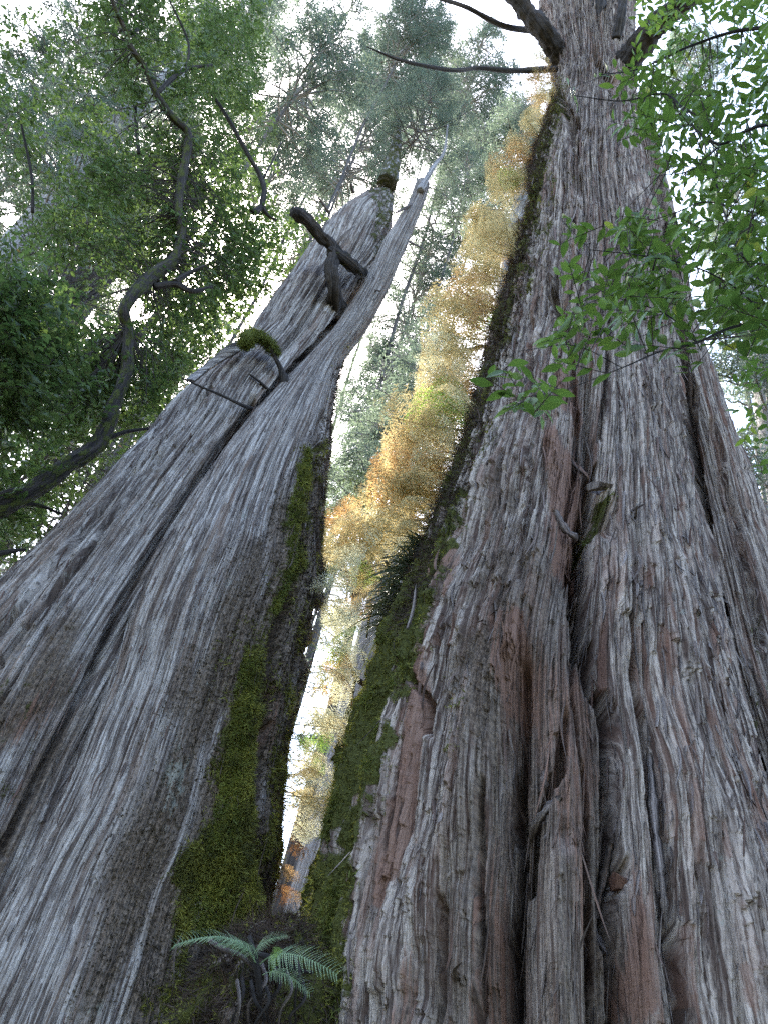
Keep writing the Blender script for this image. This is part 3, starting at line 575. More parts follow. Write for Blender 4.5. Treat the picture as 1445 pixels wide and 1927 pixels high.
# loose hanging bark pieces
def strip(t, pts, w, curl, mat, seed, red=0.):
    q = np.array([surf(t, x, y, o_ * .6) for x, y, o_ in pts]); w = w * .75; curl = curl * .6; q = spline(q, 8); k = len(q); tt = np.linspace(0, 1, k)
    T = np.gradient(q, axis=0); T /= np.linalg.norm(T, axis=1, keepdims=True); view = CAM - q; view /= np.linalg.norm(view, axis=1, keepdims=True)
    S = np.cross(T, view); S /= np.linalg.norm(S, axis=1, keepdims=True); Nn = np.cross(S, T); tw = curl * tt + .15 * np.sin(tt * 9 + seed)
    sd = S * np.cos(tw)[:, None] + Nn * np.sin(tw)[:, None]; nn = np.cross(sd, T)
    ww = w * np.interp(tt, [0, .15, .5, .85, 1], [.5, 1, .85, .55, .06]) * (1 + .25 * np.sin(tt * 23 + seed) + .2 * np.sin(tt * 57)); th = .006
    V = np.stack([q + sd * ww[:, None], q + nn * th * 1.6, q - sd * ww[:, None], q - nn * th], 1).reshape(-1, 3); b = np.arange(k - 1)[:, None] * 4
    Fq = np.vstack([b + np.array([i, (i + 1) % 4, (i + 1) % 4 + 4, i + 4]) for i in range(4)]); Fq = np.vstack([Fq, [[0, 1, 2, 3], [4 * k - 1, 4 * k - 2, 4 * k - 3, 4 * k - 4]]])
    sh = np.stack([np.tile([-w, 0, w, 0], k) + seed, np.repeat(tt, 4), np.zeros(4 * k)], -1)
    B = Bag(); B.add(V, Fq, sh, tone=.5, moss=0, lich=0, red=red, brown=.3); obj('bark_strip', B.me('bark_strip', [mat], RT, False), RT)
strip(rt_, [(1040, 960, .02), (1052, 1000, .10), (1068, 1022, .16), (1082, 1046, .2)], .05, 1.2, M_fibre, 1, .4)
strip(rt_, [(1028, 1450, .03), (1010, 1490, .09), (992, 1540, .1), (982, 1590, .08)], .04, .7, M_fibre, 5, .4)
strip(rt_, [(1050, 1500, .03), (1025, 1560, .12), (1000, 1650, .13), (978, 1735, .08)], .045, .5, M_fibre, 6)
strip(rt_, [(1216, 1420, .02), (1222, 1540, .07), (1228, 1660, .1), (1234, 1760, .1)], .045, .4, M_fibre, 8)
strip(rt_, [(1235, 1600, .02), (1250, 1700, .07), (1262, 1800, .1), (1270, 1880, .1)], .05, .4, M_fibre, 9)
strip(rt_, [(1078, 840, .02), (1086, 870, .08), (1094, 900, .1), (1098, 930, .12)], .04, .6, M_fibre, 10, .5)
strip(rt_, [(1150, 1590, .05), (1146, 1660, .1), (1138, 1740, .09), (1132, 1800, .06)], .04, .5, M_fibre, 14, .4)
strip(st2, [(1345, 1090, .02), (1360, 1120, .06), (1374, 1145, .09)], .03, .5, M_fibre, 15)
def ledge(px, py, w, dep, th, name, mat, red=0.):
    p = surf(rt_, px - 14, py, 0); p2 = surf(rt_, px + 14, py, 0); c = (p + p2) / 2; o_ = c - np.array([*rt_.C[200][:2], c[2]]); o_ /= np.linalg.norm(o_); t_ = np.cross(o_, [0, 0, 1])
    n = 14; a = np.linspace(0, PI, n); R_ = np.array([w * (1 + .15 * math.sin(5 * x + px)) for x in a])
    top = c + np.outer(np.cos(a) * R_, t_) + np.outer(np.sin(a) * dep, o_) - o_ * dep * .35 + np.outer(.03 * np.sin(a * 3), [0, 0, 1])
    bot = c + np.outer(np.cos(a) * R_ * .85, t_) + np.outer(np.sin(a) * dep * .75, o_) - o_ * dep * .35 - np.array([0, 0, th])
    V = np.vstack([top, bot]); q = [[i, i + 1, n + i + 1, n + i] for i in range(n - 1)]; B = Bag(); sh = np.stack([V @ t_, V @ o_ + V[:, 2], V[:, 0] * 0], -1)
    kw = dict(tone=.4, moss=0, lich=0, red=red, brown=0)
    B.add(V, np.array(q + [[0, n, 2 * n - 1, n - 1]]), sh, **kw)
    B.add(np.vstack([top, top.mean(0)[None]]), np.array([[i, i + 1, n, n] for i in range(n - 1)]), sh[:n + 1], **kw); B.add(np.vstack([bot, bot.mean(0)[None]]), np.array([[i + 1, i, n, n] for i in range(n - 1)]), sh[:n + 1], **kw)
    obj(name, B.me(name, [mat], RT, False), RT)
ledge(1138, 918, .16, .16, .04, 'bark_ledge', M_fibre)
ledge(1172, 1655, .085, .14, .07, 'wood_ledge', M_wood, .8)
for (x, y, x2, y2) in ((1190, 960, 1212, 948), (1195, 975, 1198, 950), (1048, 560, 1040, 535)):
    p = surf(rt_, x, y); d_ = math.hypot(*p[:2]); limb('twig', [(p, .014), (at((x + x2) / 2, (y + y2) / 2, d_ - .12), .011), (at(x2, y2, d_ - .2), .005)], RT, M_fibre, 6, .1, x + y)

# ================================================================== MOSSY MOUND BETWEEN THE TRUNKS
mc = at(500, 1985, 5.9); nr_, nc_ = 90, 150
hh = np.linspace(-.2, 2.72, nr_); aa = np.linspace(0, 2 * PI, nc_, endpoint=False)
prof = np.interp(hh, [-.2, 1.2, 2.0, 2.4, 2.6, 2.72], [1.0, .8, .62, .46, .26, .02])
A, Hh = np.meshgrid(aa, hh)
rr = prof[:, None] * (1 + .28 * perlin(np.cos(A) * 1.6 + 3, np.sin(A) * 1.6 + Hh * 1.6, 61) + .26 * perlin(np.cos(A) * 4, np.sin(A) * 4 + Hh * 4, 62) + .05 * perlin(np.cos(A) * 14, np.sin(A) * 14 + Hh * 14, 63))
rr = np.clip(rr, .02, 2)
MV = np.stack([mc[0] - .05 + rr * np.cos(A) * 1.0, mc[1] + rr * np.sin(A) * .8, Hh + .06 * perlin(np.cos(A) * 3, np.sin(A) * 3 + Hh, 64)], -1)
i = np.arange(nr_ - 1)[:, None] * nc_; j = np.arange(nc_)[None]; j2 = (j + 1) % nc_
MF = np.stack([i + j, i + j2, i + nc_ + j2, i + nc_ + j], -1).reshape(-1, 4)
mu, mv_ = project(MV); mossm = sat(.45 + .5 * perlin(A * 2.2, Hh * 3, 66) + .9 * smooth(60, -60, mu - 350) + .7 * smooth(-10, 60, mu - 560) + .3 * smooth(0, 1, perlin(A * 3, Hh * 4, 65)))
MND = thing('root_mound', (mc[0], mc[1], 0), 'mossy mound of roots and dark soil wedged between the two giant trunks', 'root mound')
B = Bag(); B.add(MV.reshape(-1, 3), MF, np.stack([A * .5, Hh, 0 * A], -1).reshape(-1, 3), moss=mossm.ravel(), brown=(1 - mossm).ravel() * .9, red=.55 * (np.exp(-((mu - 390) / 40) ** 2) * smooth(1830, 1870, mv_)).ravel(), lich=.1, tone=.6)
obj('root_mass', B.me('root_mass', [M_right], MND), MND)
du = np.gradient(MV, axis=1); dv = np.gradient(MV, axis=0); MN = np.cross(du, dv); MA = np.linalg.norm(MN, axis=-1); MN /= np.maximum(MA[..., None], 1e-9)
g = np.random.default_rng(13)
def pick(wt, n):
    cs = np.cumsum((wt * MA).ravel()); k = np.minimum(np.searchsorted(cs, g.uniform(0, cs[-1], n)), MA.size - 1); return MV.reshape(-1, 3)[k] + g.normal(0, .012, (n, 3)), MN.reshape(-1, 3)[k]
P, N = pick(mossm * (Hh > 1.7) + 1e-6, 9000); V, T_, rn = tufts(P, N, g, (.012, .04), .004, 3); obj('moss', mesh('mound_moss', local(V, MND), T_, [M_moss], {'rnd': rn}, False), MND)
P, N = pick((1.15 - mossm) * (Hh > 1.7) + 1e-6, 11000); V, T_, rn = tufts(P, N, g, (.04, .2), .003, 2, 1.2); obj('rootlets', mesh('rootlets', local(V, MND), T_, [M_mat], {'rnd': rn}, False), MND)
for k in range(9):
    x0 = 440 + 16 * k + g.uniform(-8, 8); y0 = g.uniform(1800, 1850); dd = 5.25 + g.uniform(-.1, .1)
    limb('root', [(at(x0, y0, dd + .1), .012), (at(x0 + g.uniform(-12, 12), y0 + 35, dd - .05), .010), (at(x0 + g.uniform(-25, 25), y0 + 75, dd), .008), (at(x0 + g.uniform(-35, 35), y0 + 130, dd + .1), .005)], MND, M_fibre if k % 3 == 0 else M_limb, 6, .15, 600 + k)
limb('root', [(at(395, 1770, 5.4), .014), (at(420, 1785, 5.2), .014), (at(455, 1800, 5.15), .014), (at(480, 1825, 5.2), .012)], MND, M_fibre, 6, .1, 640)
limb('root', [(at(470, 1762, 5.2), .012), (at(478, 1790, 5.15), .018), (at(485, 1830, 5.15), .02), (at(490, 1880, 5.2), .016)], MND, M_limb, 6, .1, 641)
limb('root', [(at(485, 1795, 5.3), .014), (at(520, 1805, 5.25), .016), (at(560, 1825, 5.3), .013), (at(590, 1830, 5.4), .01)], MND, M_limb, 6, .1, 642)

# ================================================================== FERNS
def frond_mesh(name, mat, seed, npin=17, npl=8, droop=.55, wid=.36, ragged=.0, fold=.25, thin=.42):
    """bipinnate fern frond of unit length along +X, face up +Z"""
    g = np.random.default_rng(seed); tt = np.linspace(0, 1, 40); side = .08 * math.sin(seed)
    path = np.stack([np.sin(tt * 1.2) / np.sin(1.2) * (1 - .12 * tt), side * tt ** 2, -droop * tt ** 2 * .6 + .12 * np.sin(tt * 2)], -1)
    V, Fq, sh = tube(path, np.linspace(.008, .0015, 40), 4, 0); B = Bag(); B.add(V, Fq, None, rnd=.1)
    Vs, rs = [], []
    for i in range(npin):
        t = .16 + .83 * (i / (npin - 1)) ** .95; c = np.array([np.interp(t, tt, path[:, k]) for k in range(3)])
        dr = np.array([np.interp(min(t + .03, 1), tt, path[:, k]) - np.interp(max(t - .03, 0), tt, path[:, k]) for k in range(3)]); dr /= np.linalg.norm(dr)
        ln = wid * math.sin(PI * min(1, (.10 + .9 * (1 - (t - .16) / .84)) ** .8 * .62 + .0)) * (.55 + .45 * min(1, (t - .1) * 5)) * g.uniform(.82, 1.1)
        for sgn in (-1, 1):
            if ragged and g.uniform() < ragged: continue
            sd = np.cross([0, 0, 1.], dr) * sgn; sd /= np.linalg.norm(sd); up = np.cross(dr, sd) * sgn
            pd = sd * .85 + dr * .5 - up * fold * g.uniform(.3, 1.4); pd /= np.linalg.norm(pd); cr = np.cross(up, pd); col = g.uniform(0, 1)
            for j in range(npl):
                a = (j + .3) / npl; pc = c + pd * ln * a - up * ln * .25 * a * a + g.normal(0, .006, 3); pl = ln * .30 * (1 - a * .75) * g.uniform(.8, 1.15); wq = ln / npl * thin
                for s2 in (-1, 1):
                    e = cr * s2 * .9 + pd * .55 + up * g.normal(0, .5); e /= np.linalg.norm(e)
                    Vs.append([pc - pd * wq, pc + pd * wq, pc + e * pl + pd * wq * .8 - up * pl * .2]); rs += [sat(col + g.normal(0, .12))] * 3
    Vs = np.array(Vs).reshape(-1, 3); B.add(Vs, np.arange(len(Vs)).reshape(-1, 3), None, rnd=np.array(rs))
    return B.me(name, [mat], None, False)
FM = {k: [frond_mesh('frond', M_fern[k], 20 + 3 * i + v, 21 + v, 11, .12 + .3 * v, .27 - .02 * v, .3 if k == 'rust' else .12, .6, .22) for v in range(4)] for i, k in enumerate(M_fern)}
FO = {k: [frond_mesh('frond', M_fern[k], 220 + 3 * i + v, 17 + v, 9, .15 + .2 * v, .34, .08, .2, .21) for v in range(2)] for i, k in enumerate(M_fern)}
gf = np.random.default_rng(21)
def place_frond(root, me, p, d, up, size):
    o = bpy.data.objects.new('frond', me); COL.objects.link(o); o.parent = root
    X = np.asarray(d, float); X = X / np.linalg.norm(X); Z = np.asarray(up, float); Z = Z - (Z @ X) * X; Z /= np.linalg.norm(Z); Y = np.cross(Z, X)
    L = np.asarray(p) - np.array(root.location)
    o.matrix_local = Matrix([[X[i] * size, Y[i] * size, Z[i] * size, L[i]] for i in range(3)] + [[0, 0, 0, 1]])
    return o
def fern(p, out, n, size, kinds, label, group, spread=.8, lift=(-.75, .7), outer=2):
    root = thing('fern', p, label, 'fern', group); t = np.cross(out, [0, 0, 1.]); t /= np.linalg.norm(t)
    for i in range(n):
        d = np.asarray(out) * gf.uniform(.55, 1) + t * gf.normal(0, spread * .6) + np.array([0, 0, gf.uniform(*lift)])
        place_frond(root, random.choice(FM[random.choice(kinds)]), np.asarray(p) + gf.normal(0, .05, 3), d, np.array([0, 0, 1.]) + rdir(1, gf)[0] * 1.1, size * gf.uniform(.5, 1.2))
    for i in range(outer):
        d = np.asarray(out) * 1. + t * gf.normal(0, .25) + np.array([0, 0, gf.uniform(lift[0] * .7, lift[1] * .5)]); c = CAM - np.asarray(p); c /= np.linalg.norm(c)
        place_frond(root, random.choice(FO[random.choice(kinds)]), np.asarray(p) + gf.normal(0, .05, 3), d, -c + rdir(1, gf)[0] * .35, size * gf.uniform(.8, 1.2))
    return root
def out_left(px, py):
    a = azte(px, py)[0]; return np.array([-math.cos(a), math.sin(a), 0]) + np.array([-math.sin(a), -math.cos(a), 0]) * gf.uniform(-.2, .45)
def out_right(px, py):
    a = azte(px, py)[0]; return np.array([math.cos(a), -math.sin(a), 0]) + np.array([-math.sin(a), -math.cos(a), 0]) * gf.uniform(-.2, .45)
redge = [(1042, 110), (1044, 150), (1040, 200), (1012, 270), (1000, 330), (980, 420), (962, 530), (935, 640), (905, 740), (880, 840), (850, 930), (820, 1010)]
re_ = spline(redge, 20); L_ = np.concatenate([[0], np.cumsum(np.linalg.norm(np.diff(re_, axis=0), axis=1))])
for k, q in enumerate(np.linspace(0, L_[-1], 44)):
    x, y = np.interp(q, L_, re_[:, 0]), np.interp(q, L_, re_[:, 1])
    if 375 < y < 405: continue
    sz = gf.uniform(.75, 1.2) * np.interp(y, [110, 250, 450, 900, 1030], [.6, .75, .9, 1.05, 1.05])
    kinds = ['orange'] * 3 + ['yellow'] if k % 7 == 2 else (['yellow'] * 5 + ['orange', 'tan'] if k % 11 else ['yellow', 'yellow', 'yellow', 'yellow', 'lime'])
    nm = ('upper', 'orange brown fern rooted high on the left edge of the shaggy right trunk') if kinds[0] == 'orange' else ('', 'golden yellow fern rooted on the left edge of the shaggy right trunk')
    if 'lime' in kinds: nm = ('', 'yellow fern with some lime green fronds on the right trunk\'s left edge')
    fern(at(x + 4, y, 6.78 + gf.uniform(-.2, .25)), out_left(x, y), 3, sz, kinds, nm[1].replace(' high', ''), {'orange': 'orange brown ferns on the right trunk', 'yellow': 'golden ferns on the right trunk', 'lime': 'lime tinged ferns on the right trunk'}['lime' if 'lime' in kinds else kinds[0]])
ledge_ = spline([(606, 1045), (612, 1100), (608, 1150), (596, 1200), (580, 1260), (565, 1320), (552, 1380), (542, 1440), (532, 1500)], 20)
for k, q in enumerate(np.linspace(0, len(ledge_) - 1, 22)):
    x, y = np.interp(q, np.arange(len(ledge_)), ledge_[:, 0]), np.interp(q, np.arange(len(ledge_)), ledge_[:, 1])
    green = k in (9, 16)
    kinds = ['lime'] if green else (['rust', 'tan', 'orange'] if k % 6 == 4 else ['tan'] * 5 + ['yellow'])
    lab, grp = ('bright lime green fern hanging off the left trunk\'s mossy right edge', 'lime ferns on the left trunk') if green else (('rusty and tan fern on the right edge of the mossy left trunk', 'rusty tan ferns on the left trunk') if kinds[0] == 'rust' else ('pale cream yellow fern on the right edge of the mossy left trunk', 'pale ferns on the left trunk'))
    fern(at(x - 2, y, 6.8 + gf.uniform(-.2, .2)), out_right(x, y), 3, .52 if not green else .42, kinds, lab, grp, .8, (-.7, .5), 1)
for k in range(4):
    y = 1500 + 55 * k; x = 528 - .13 * (y - 1500) + gf.uniform(0, 10)
    fern(at(x, y, 6.8), out_right(x, y), 3, .42, ['rust'] * 3 + ['orange'], 'thin withered rust brown fern drooping in the gap between the trunks', 'withered ferns in the gap', .9, (-1.0, .25), 0)
# ferns deeper in the gap, behind the grassy tufts
for (x, y, d, kd, lab) in ((690, 1000, 7.6, ['orange', 'yellow'], 'orange fern below the dark mossy branch in the gap'), (715, 1040, 7.4, ['orange', 'yellow'], 'orange yellow fern beside the grassy tufts, right of the mossy branch'),
                           (735, 1095, 7.4, ['lime', 'yellow'], 'lone yellow green fern spreading over the gap below the orange ones'), (650, 1060, 7.6, ['tan', 'yellow'], 'tan fern at the top of the pale fern column')):
    fern(at(x, y, d), out_left(x, y), 8, .6, kd, lab, None, .9, (-.4, .5))
# green foreground fern
FG = thing('fern', at(482, 1812, 5.1), 'teal green fern with arching fronds on the mossy mound at the bottom', 'fern')
def to(px, py, d, px2, py2, d2, size=None, v=0, face=None, kind='teal'):
    a, b = at(px, py, d), at(px2, py2, d2); ln = np.linalg.norm(b - a)
    nrm = face if face is not None else np.array([0, -.55, .8])
    return place_frond(FG, FM2[v], a, b - a + np.array([0, 0, .25 * ln]), nrm, ln * .8)
def pinnate(seed, droop):
    g = np.random.default_rng(seed); tt = np.linspace(0, 1, 40); path = np.stack([tt, .05 * np.sin(seed) * tt ** 2, -droop * tt ** 2 + .2 * np.sin(tt * 2.2)], -1); B = Bag(); V, Fq, sh = tube(path, np.linspace(.010, .002, 40), 5); B.add(V, Fq, None, rnd=.1)
    n = 30; t = np.linspace(.2, .99, n); P = np.stack([np.interp(t, tt, path[:, k]) for k in range(3)], -1); ln = .235 * g.uniform(.85, 1.1, n) * np.sin(PI * (.16 + .84 * (1 - t)) ** .75 * .72) + .012
    for s_ in (-1, 1):
        k = 9; u_ = (np.arange(k) + .5) / k; D = np.array([.55, s_ * 1., -.12]) + g.normal(0, .07, (n, 3)); D /= np.linalg.norm(D, axis=1, keepdims=True); c = P[:, None] + D[:, None] * (ln[:, None] * u_)[..., None] + np.array([0, 0, -.2]) * (ln[:, None] * u_ ** 2)[..., None]
        w = .019 * (1 - .8 * u_)[None, :, None]; X = np.array([1., 0, .05]); st_ = D[:, None] * (ln / k)[:, None, None] * .55
        V = np.stack([c - st_, c + X * w + st_ * .4, c + st_, c - X * w + st_ * .4], 2).reshape(-1, 3); b = np.arange(n * k)[:, None] * 4; B.add(V, np.vstack([b + np.array([0, 1, 2]), b + np.array([0, 2, 3])]), None, rnd=np.repeat(g.uniform(0, 1, n), k * 4))
    return B.me('frond', [M_fern['teal']], None, False)
FM2 = [pinnate(70 + v, .55) for v in range(3)]
to(482, 1812, 5.1, 318, 1752, 4.9, v=0, face=np.array([.15, -.5, .8])); to(482, 1805, 5.1, 405, 1770, 5.0, v=1, face=np.array([0, -.8, .5])); to(478, 1800, 5.1, 530, 1752, 4.9, v=2, face=np.array([0, -.75, .6]))
to(490, 1815, 5.1, 625, 1835, 4.7, v=1, face=np.array([.1, -.85, .5])); to(495, 1835, 5.1, 585, 1868, 4.9, v=2, face=np.array([.1, -.8, .6])); to(485, 1805, 5.1, 440, 1768, 4.85, v=2, face=np.array([.1, -.8, .6]))
sp = thing('fern', at(507, 1835, 5.0), 'tiny bright lime fern sprout under the teal fern fronds', 'fern')
place_frond(sp, FM['lime'][0], at(508, 1838, 5.0), [0.05, -.25, 1], [0, -1, 0], .17)
# ------------------------------------------------------------------ dark strap-leaved tufts
def strap_tuft(p, out, n, ln, label, group):
    root = thing('strap_leaf_plant', p, label, 'plant', group); k = n; m_ = 7; tt = np.linspace(0, 1, m_)
    t = np.cross(out, [0, 0, 1.]); out = np.asarray(out) / np.linalg.norm(out)
    d = out * gf.uniform(.3, 1, (k, 1)) + t * gf.normal(0, .6, (k, 1)) + np.array([0, 0, 1]) * gf.uniform(-.3, .9, (k, 1)); d /= np.linalg.norm(d, axis=1, keepdims=True)
    l = ln * gf.uniform(.6, 1.1, k); dr = gf.uniform(.3, .9, k)
    c = gf.normal(0, .05, (k, 1, 3)) + d[:, None] * (l[:, None] * tt)[..., None] - np.array([0, 0, 1]) * (l[:, None] * dr[:, None] * tt ** 2)[..., None]
    S = np.cross(d, rdir(k, gf)); S /= np.linalg.norm(S, axis=1, keepdims=True); w = .008 * np.array([.8, 1, 1, .9, .7, .4, .05])
    V = np.stack([c + S[:, None] * w[None, :, None], c - S[:, None] * w[None, :, None]], 2).reshape(-1, 3)
    b = np.arange(k)[:, None, None] * (2 * m_) + np.arange(m_ - 1)[None, :, None] * 2; Fq = (b + np.array([0, 1, 3, 2])).reshape(-1, 4)
    obj('leaves', mesh('strap_leaves', V, Fq, [M_grass], {'rnd': np.repeat(gf.uniform(0, 1, k), 2 * m_)}), root)
for (x, y, n, l, lab) in ((800, 1035, 130, .55, 'topmost dark strap-leaved tuft, right under the golden ferns'), (782, 1080, 150, .6, 'dark strap-leaved tuft second from the top, against the right trunk'), (765, 1130, 150, .6, 'dark strap-leaved tuft third from the top, over the mossy edge'), (745, 1175, 120, .5, 'lowest dark strap-leaved tuft, hanging above the mossy slope')):
    strap_tuft(at(x + 8, y, 6.75), out_left(x, y), n, l, lab, 'strap-leaved tufts on the right trunk')

# ================================================================== LEAFY CROWNS
def sprigs(C, g, nl, tl, L, W, base=None, fine=False, droop=.25, flat=.6, curl=.15):
    """twigs with alternate leaves; C twig centres -> leaf arrays"""
    n = len(C)
    d = rdir(n, g) * np.array([1, 1, .6]) + np.array([0, 0, -droop])
    if base is not None: d = d + base
    d /= np.linalg.norm(d, axis=1, keepdims=True); D, S, U_ = frame(d)
    up = U_ * flat + rdir(n, g) * .5
    q = np.tile(np.arange(nl), n); i = np.repeat(np.arange(n), nl); t = (q + g.uniform(-.3, .3, n * nl)) / nl - .5
    sg = np.where(q % 2 == 0, 1., -1.)[:, None]
    P = C[i] + D[i] * (t * tl)[:, None] + rdir(n * nl, g) * tl * .05
    ld = D[i] * g.uniform(.35, 1., (n * nl, 1)) + S[i] * sg * g.uniform(.5, 1.1, (n * nl, 1)) + rdir(n * nl, g) * .35
    N = up[i] + rdir(n * nl, g) * .4
    l = L * g.uniform(.6, 1.15, n * nl)
    V, Fc, per = leaves(P, ld, N, l, l * W, fine, curl)
    rn = np.repeat(sat(np.repeat(g.uniform(0, 1, n), nl) * .6 + g.uniform(0, .42, n * nl)), per)
    tw = np.stack([C - D * tl * .5, C + D * tl * .5], 1)
    return V, Fc, rn, tw
def stick(a, b, r, sides=4):
    """many thin straight twigs at once: a, b (n,3)"""
    D, S, U_ = frame(b - a); n = len(a); ang = np.arange(sides) * 2 * PI / sides
    off = (np.cos(ang)[None, :, None] * S[:, None] + np.sin(ang)[None, :, None] * U_[:, None]) * r
    V = np.concatenate([a[:, None] + off, b[:, None] + off * .4], 1).reshape(-1, 3); k = np.arange(sides); k2 = (k + 1) % sides
    return V, (np.arange(n)[:, None, None] * (2 * sides) + np.stack([k, k2, k2 + sides, k + sides], -1)[None]).reshape(-1, 4)
def wood_attrs(moss=0., tone=.3): return dict(moss=moss, red=0, brown=0, lich=0, tone=tone)

# ---- crooked broadleaf tree at the left
gb = np.random.default_rng(31)
BL = thing('broadleaf_tree', (*at(-420, 1500, 8.2)[:2], 0), 'crooked dark limbed broadleaf tree leaning in from the left edge under the pale sky', 'tree')
def pxlimb(name, pts, root, mat, moss=0., sides=12, seed=0, rough=.14):
    """(px, py, distance, width in photo px)"""
    q = []
    for x, y, d, w in pts:
        p = at(x, y, d); q.append((p, .40 * w / F * np.linalg.norm(p - CAM) * .92))
    return limb(name, q, root, mat, sides, rough, seed, 6, None, {'moss': moss})
gp = at(-420, 1500, 8.2)
main, mp = pxlimb('trunk', [(-430, 2080, 8.2, 95), (-400, 1500, 8.2, 85), (-220, 1130, 8.1, 65), (-80, 995, 8.0, 58), (0, 955, 8, 48), (60, 925, 8, 42), (130, 875, 8, 40), (188, 832, 8, 40), (214, 765, 8, 32), (238, 700, 8, 28), (241, 620, 8, 27), (236, 575, 7.9, 28), (285, 522, 8, 32), (328, 487, 8, 24), (343, 440, 8, 20), (336, 400, 8, 19), (341, 350, 8, 20), (352, 290, 8, 18), (354, 250, 8, 17), (326, 222, 8, 16), (297, 180, 8, 15), (275, 130, 8, 13), (248, 90, 8, 12), (238, 60, 8, 10), (212, 0, 8, 8), (190, -80, 8, 5)], BL, M_limb, .46, 16, 51, .28)
for i, pts in enumerate([[(290, 540, 8, 18), (330, 535, 7.9, 15), (362, 548, 7.8, 13), (400, 540, 7.8, 8)], [(330, 530, 7.9, 13), (355, 515, 7.9, 11), (385, 500, 7.8, 6)], [(297, 175, 8, 11), (325, 148, 8, 11), (352, 130, 8, 9), (400, 122, 7.9, 5)], [(250, 65, 8, 7), (268, 42, 8, 6), (225, 15, 8, 4)],
                         [(188, 832, 8, 14), (230, 815, 8, 11), (282, 806, 8.1, 7), (330, 800, 8.4, 4)], [(60, 925, 8, 10), (30, 920, 7.8, 8), (-30, 940, 7.6, 6)], [(20, 950, 8, 10), (70, 950, 8, 9), (118, 968, 8.1, 6)], [(-200, 1090, 8, 20), (-40, 1050, 7.6, 16), (30, 1036, 7.6, 10), (50, 1034, 7.6, 5)],
                         [(398, 175, 8, 6), (425, 215, 8, 9), (445, 250, 8, 10), (470, 295, 8, 10), (490, 330, 8, 12), (498, 360, 8, 12), (494, 386, 8, 14), (505, 405, 8, 9), (522, 415, 8, 5)], [(494, 388, 8, 12), (482, 398, 7.95, 17), (474, 395, 7.9, 12)], [(497, 335, 8, 6), (515, 300, 8, 4), (530, 268, 8, 3)],
                         [(350, 135, 8, 6), (355, 80, 8, 5), (320, 0, 8, 4)], [(255, 200, 8.4, 8), (258, 250, 8.4, 9), (262, 290, 8.4, 8)], [(40, 230, 8.2, 5), (60, 330, 8.2, 7), (62, 400, 8.2, 8)]]):
    pxlimb('branch', pts, BL, M_limb, .15 if i != 6 else .4, 8, 60 + i)
polys = [([(190, 60), (330, 20), (500, -20), (490, 200), (440, 240), (330, 200), (230, 170)], 210, 7.9, 9.6), ([(170, 270), (330, 250), (430, 240), (500, 320), (515, 420), (490, 520), (430, 560), (340, 570), (250, 500), (100, 480), (60, 420), (140, 330)], 420, 8.0, 10.),
         ([(0, 500), (90, 560), (130, 640), (120, 740), (60, 800), (-40, 830), (-60, 520)], 190, 6.6, 7.6), ([(340, 560), (430, 560), (420, 640), (350, 700), (300, 780), (250, 810), (250, 640)], 130, 8.1, 9.6), ([(230, 640), (230, 700), (180, 790), (60, 800), (110, 680)], 150, 8.1, 9.6),
         ([(-50, 20), (200, 40), (220, 200), (100, 320), (-50, 330)], 60, 8, 10.5), ([(380, 480), (520, 400), (590, 440), (560, 500), (440, 600), (400, 580)], 70, 8, 9.2), ([(100, 60), (200, -60), (420, -60), (300, 60)], 70, 8, 9.5), ([(-60, 860), (60, 850), (130, 900), (60, 1040), (-60, 1060)], 70, 8, 9.5)]
C = np.vstack([np.array([at(x, y, gb.uniform(a, b)) for x, y in inpoly(p, n, gb)]) for p, n, a, b in polys])
keep = perlin(C[:, 0] * 1.1 + 4, C[:, 2] * 1.1 + C[:, 1], 71) > -.45; C = C[keep]
sub = np.repeat(C, 4, 0) + gb.normal(0, .20, (len(C) * 4, 3))
V, Fc, rn, tw = sprigs(sub, gb, 8, .26, .115, .25, None, False, .2)
obj('crown', mesh('crown', local(V, BL), Fc, [M_broad], {'rnd': rn}, False), BL)
nodes = mp[60:, :3]
B = Bag(); V, Fq = stick(tw[:, 0], tw[:, 1], .004, 3); B.add(V, Fq, None, **wood_attrs())
nd = nodes[np.argmin(((C[:, None] - nodes[None]) ** 2).sum(-1), 1)]; mid = (nd + C) / 2 + gb.normal(0, .12, C.shape) + np.array([0, 0, .12]); sel = np.linalg.norm(nd - C, axis=1) < 1.5
for a, b, r in ((nd, mid, .012), (mid, C, .007)):
    V, Fq = stick(a[sel], b[sel], r, 4); B.add(V, Fq, None, **wood_attrs())
obj('twigs', B.me('twigs', [M_limb], BL), BL, kind='stuff')

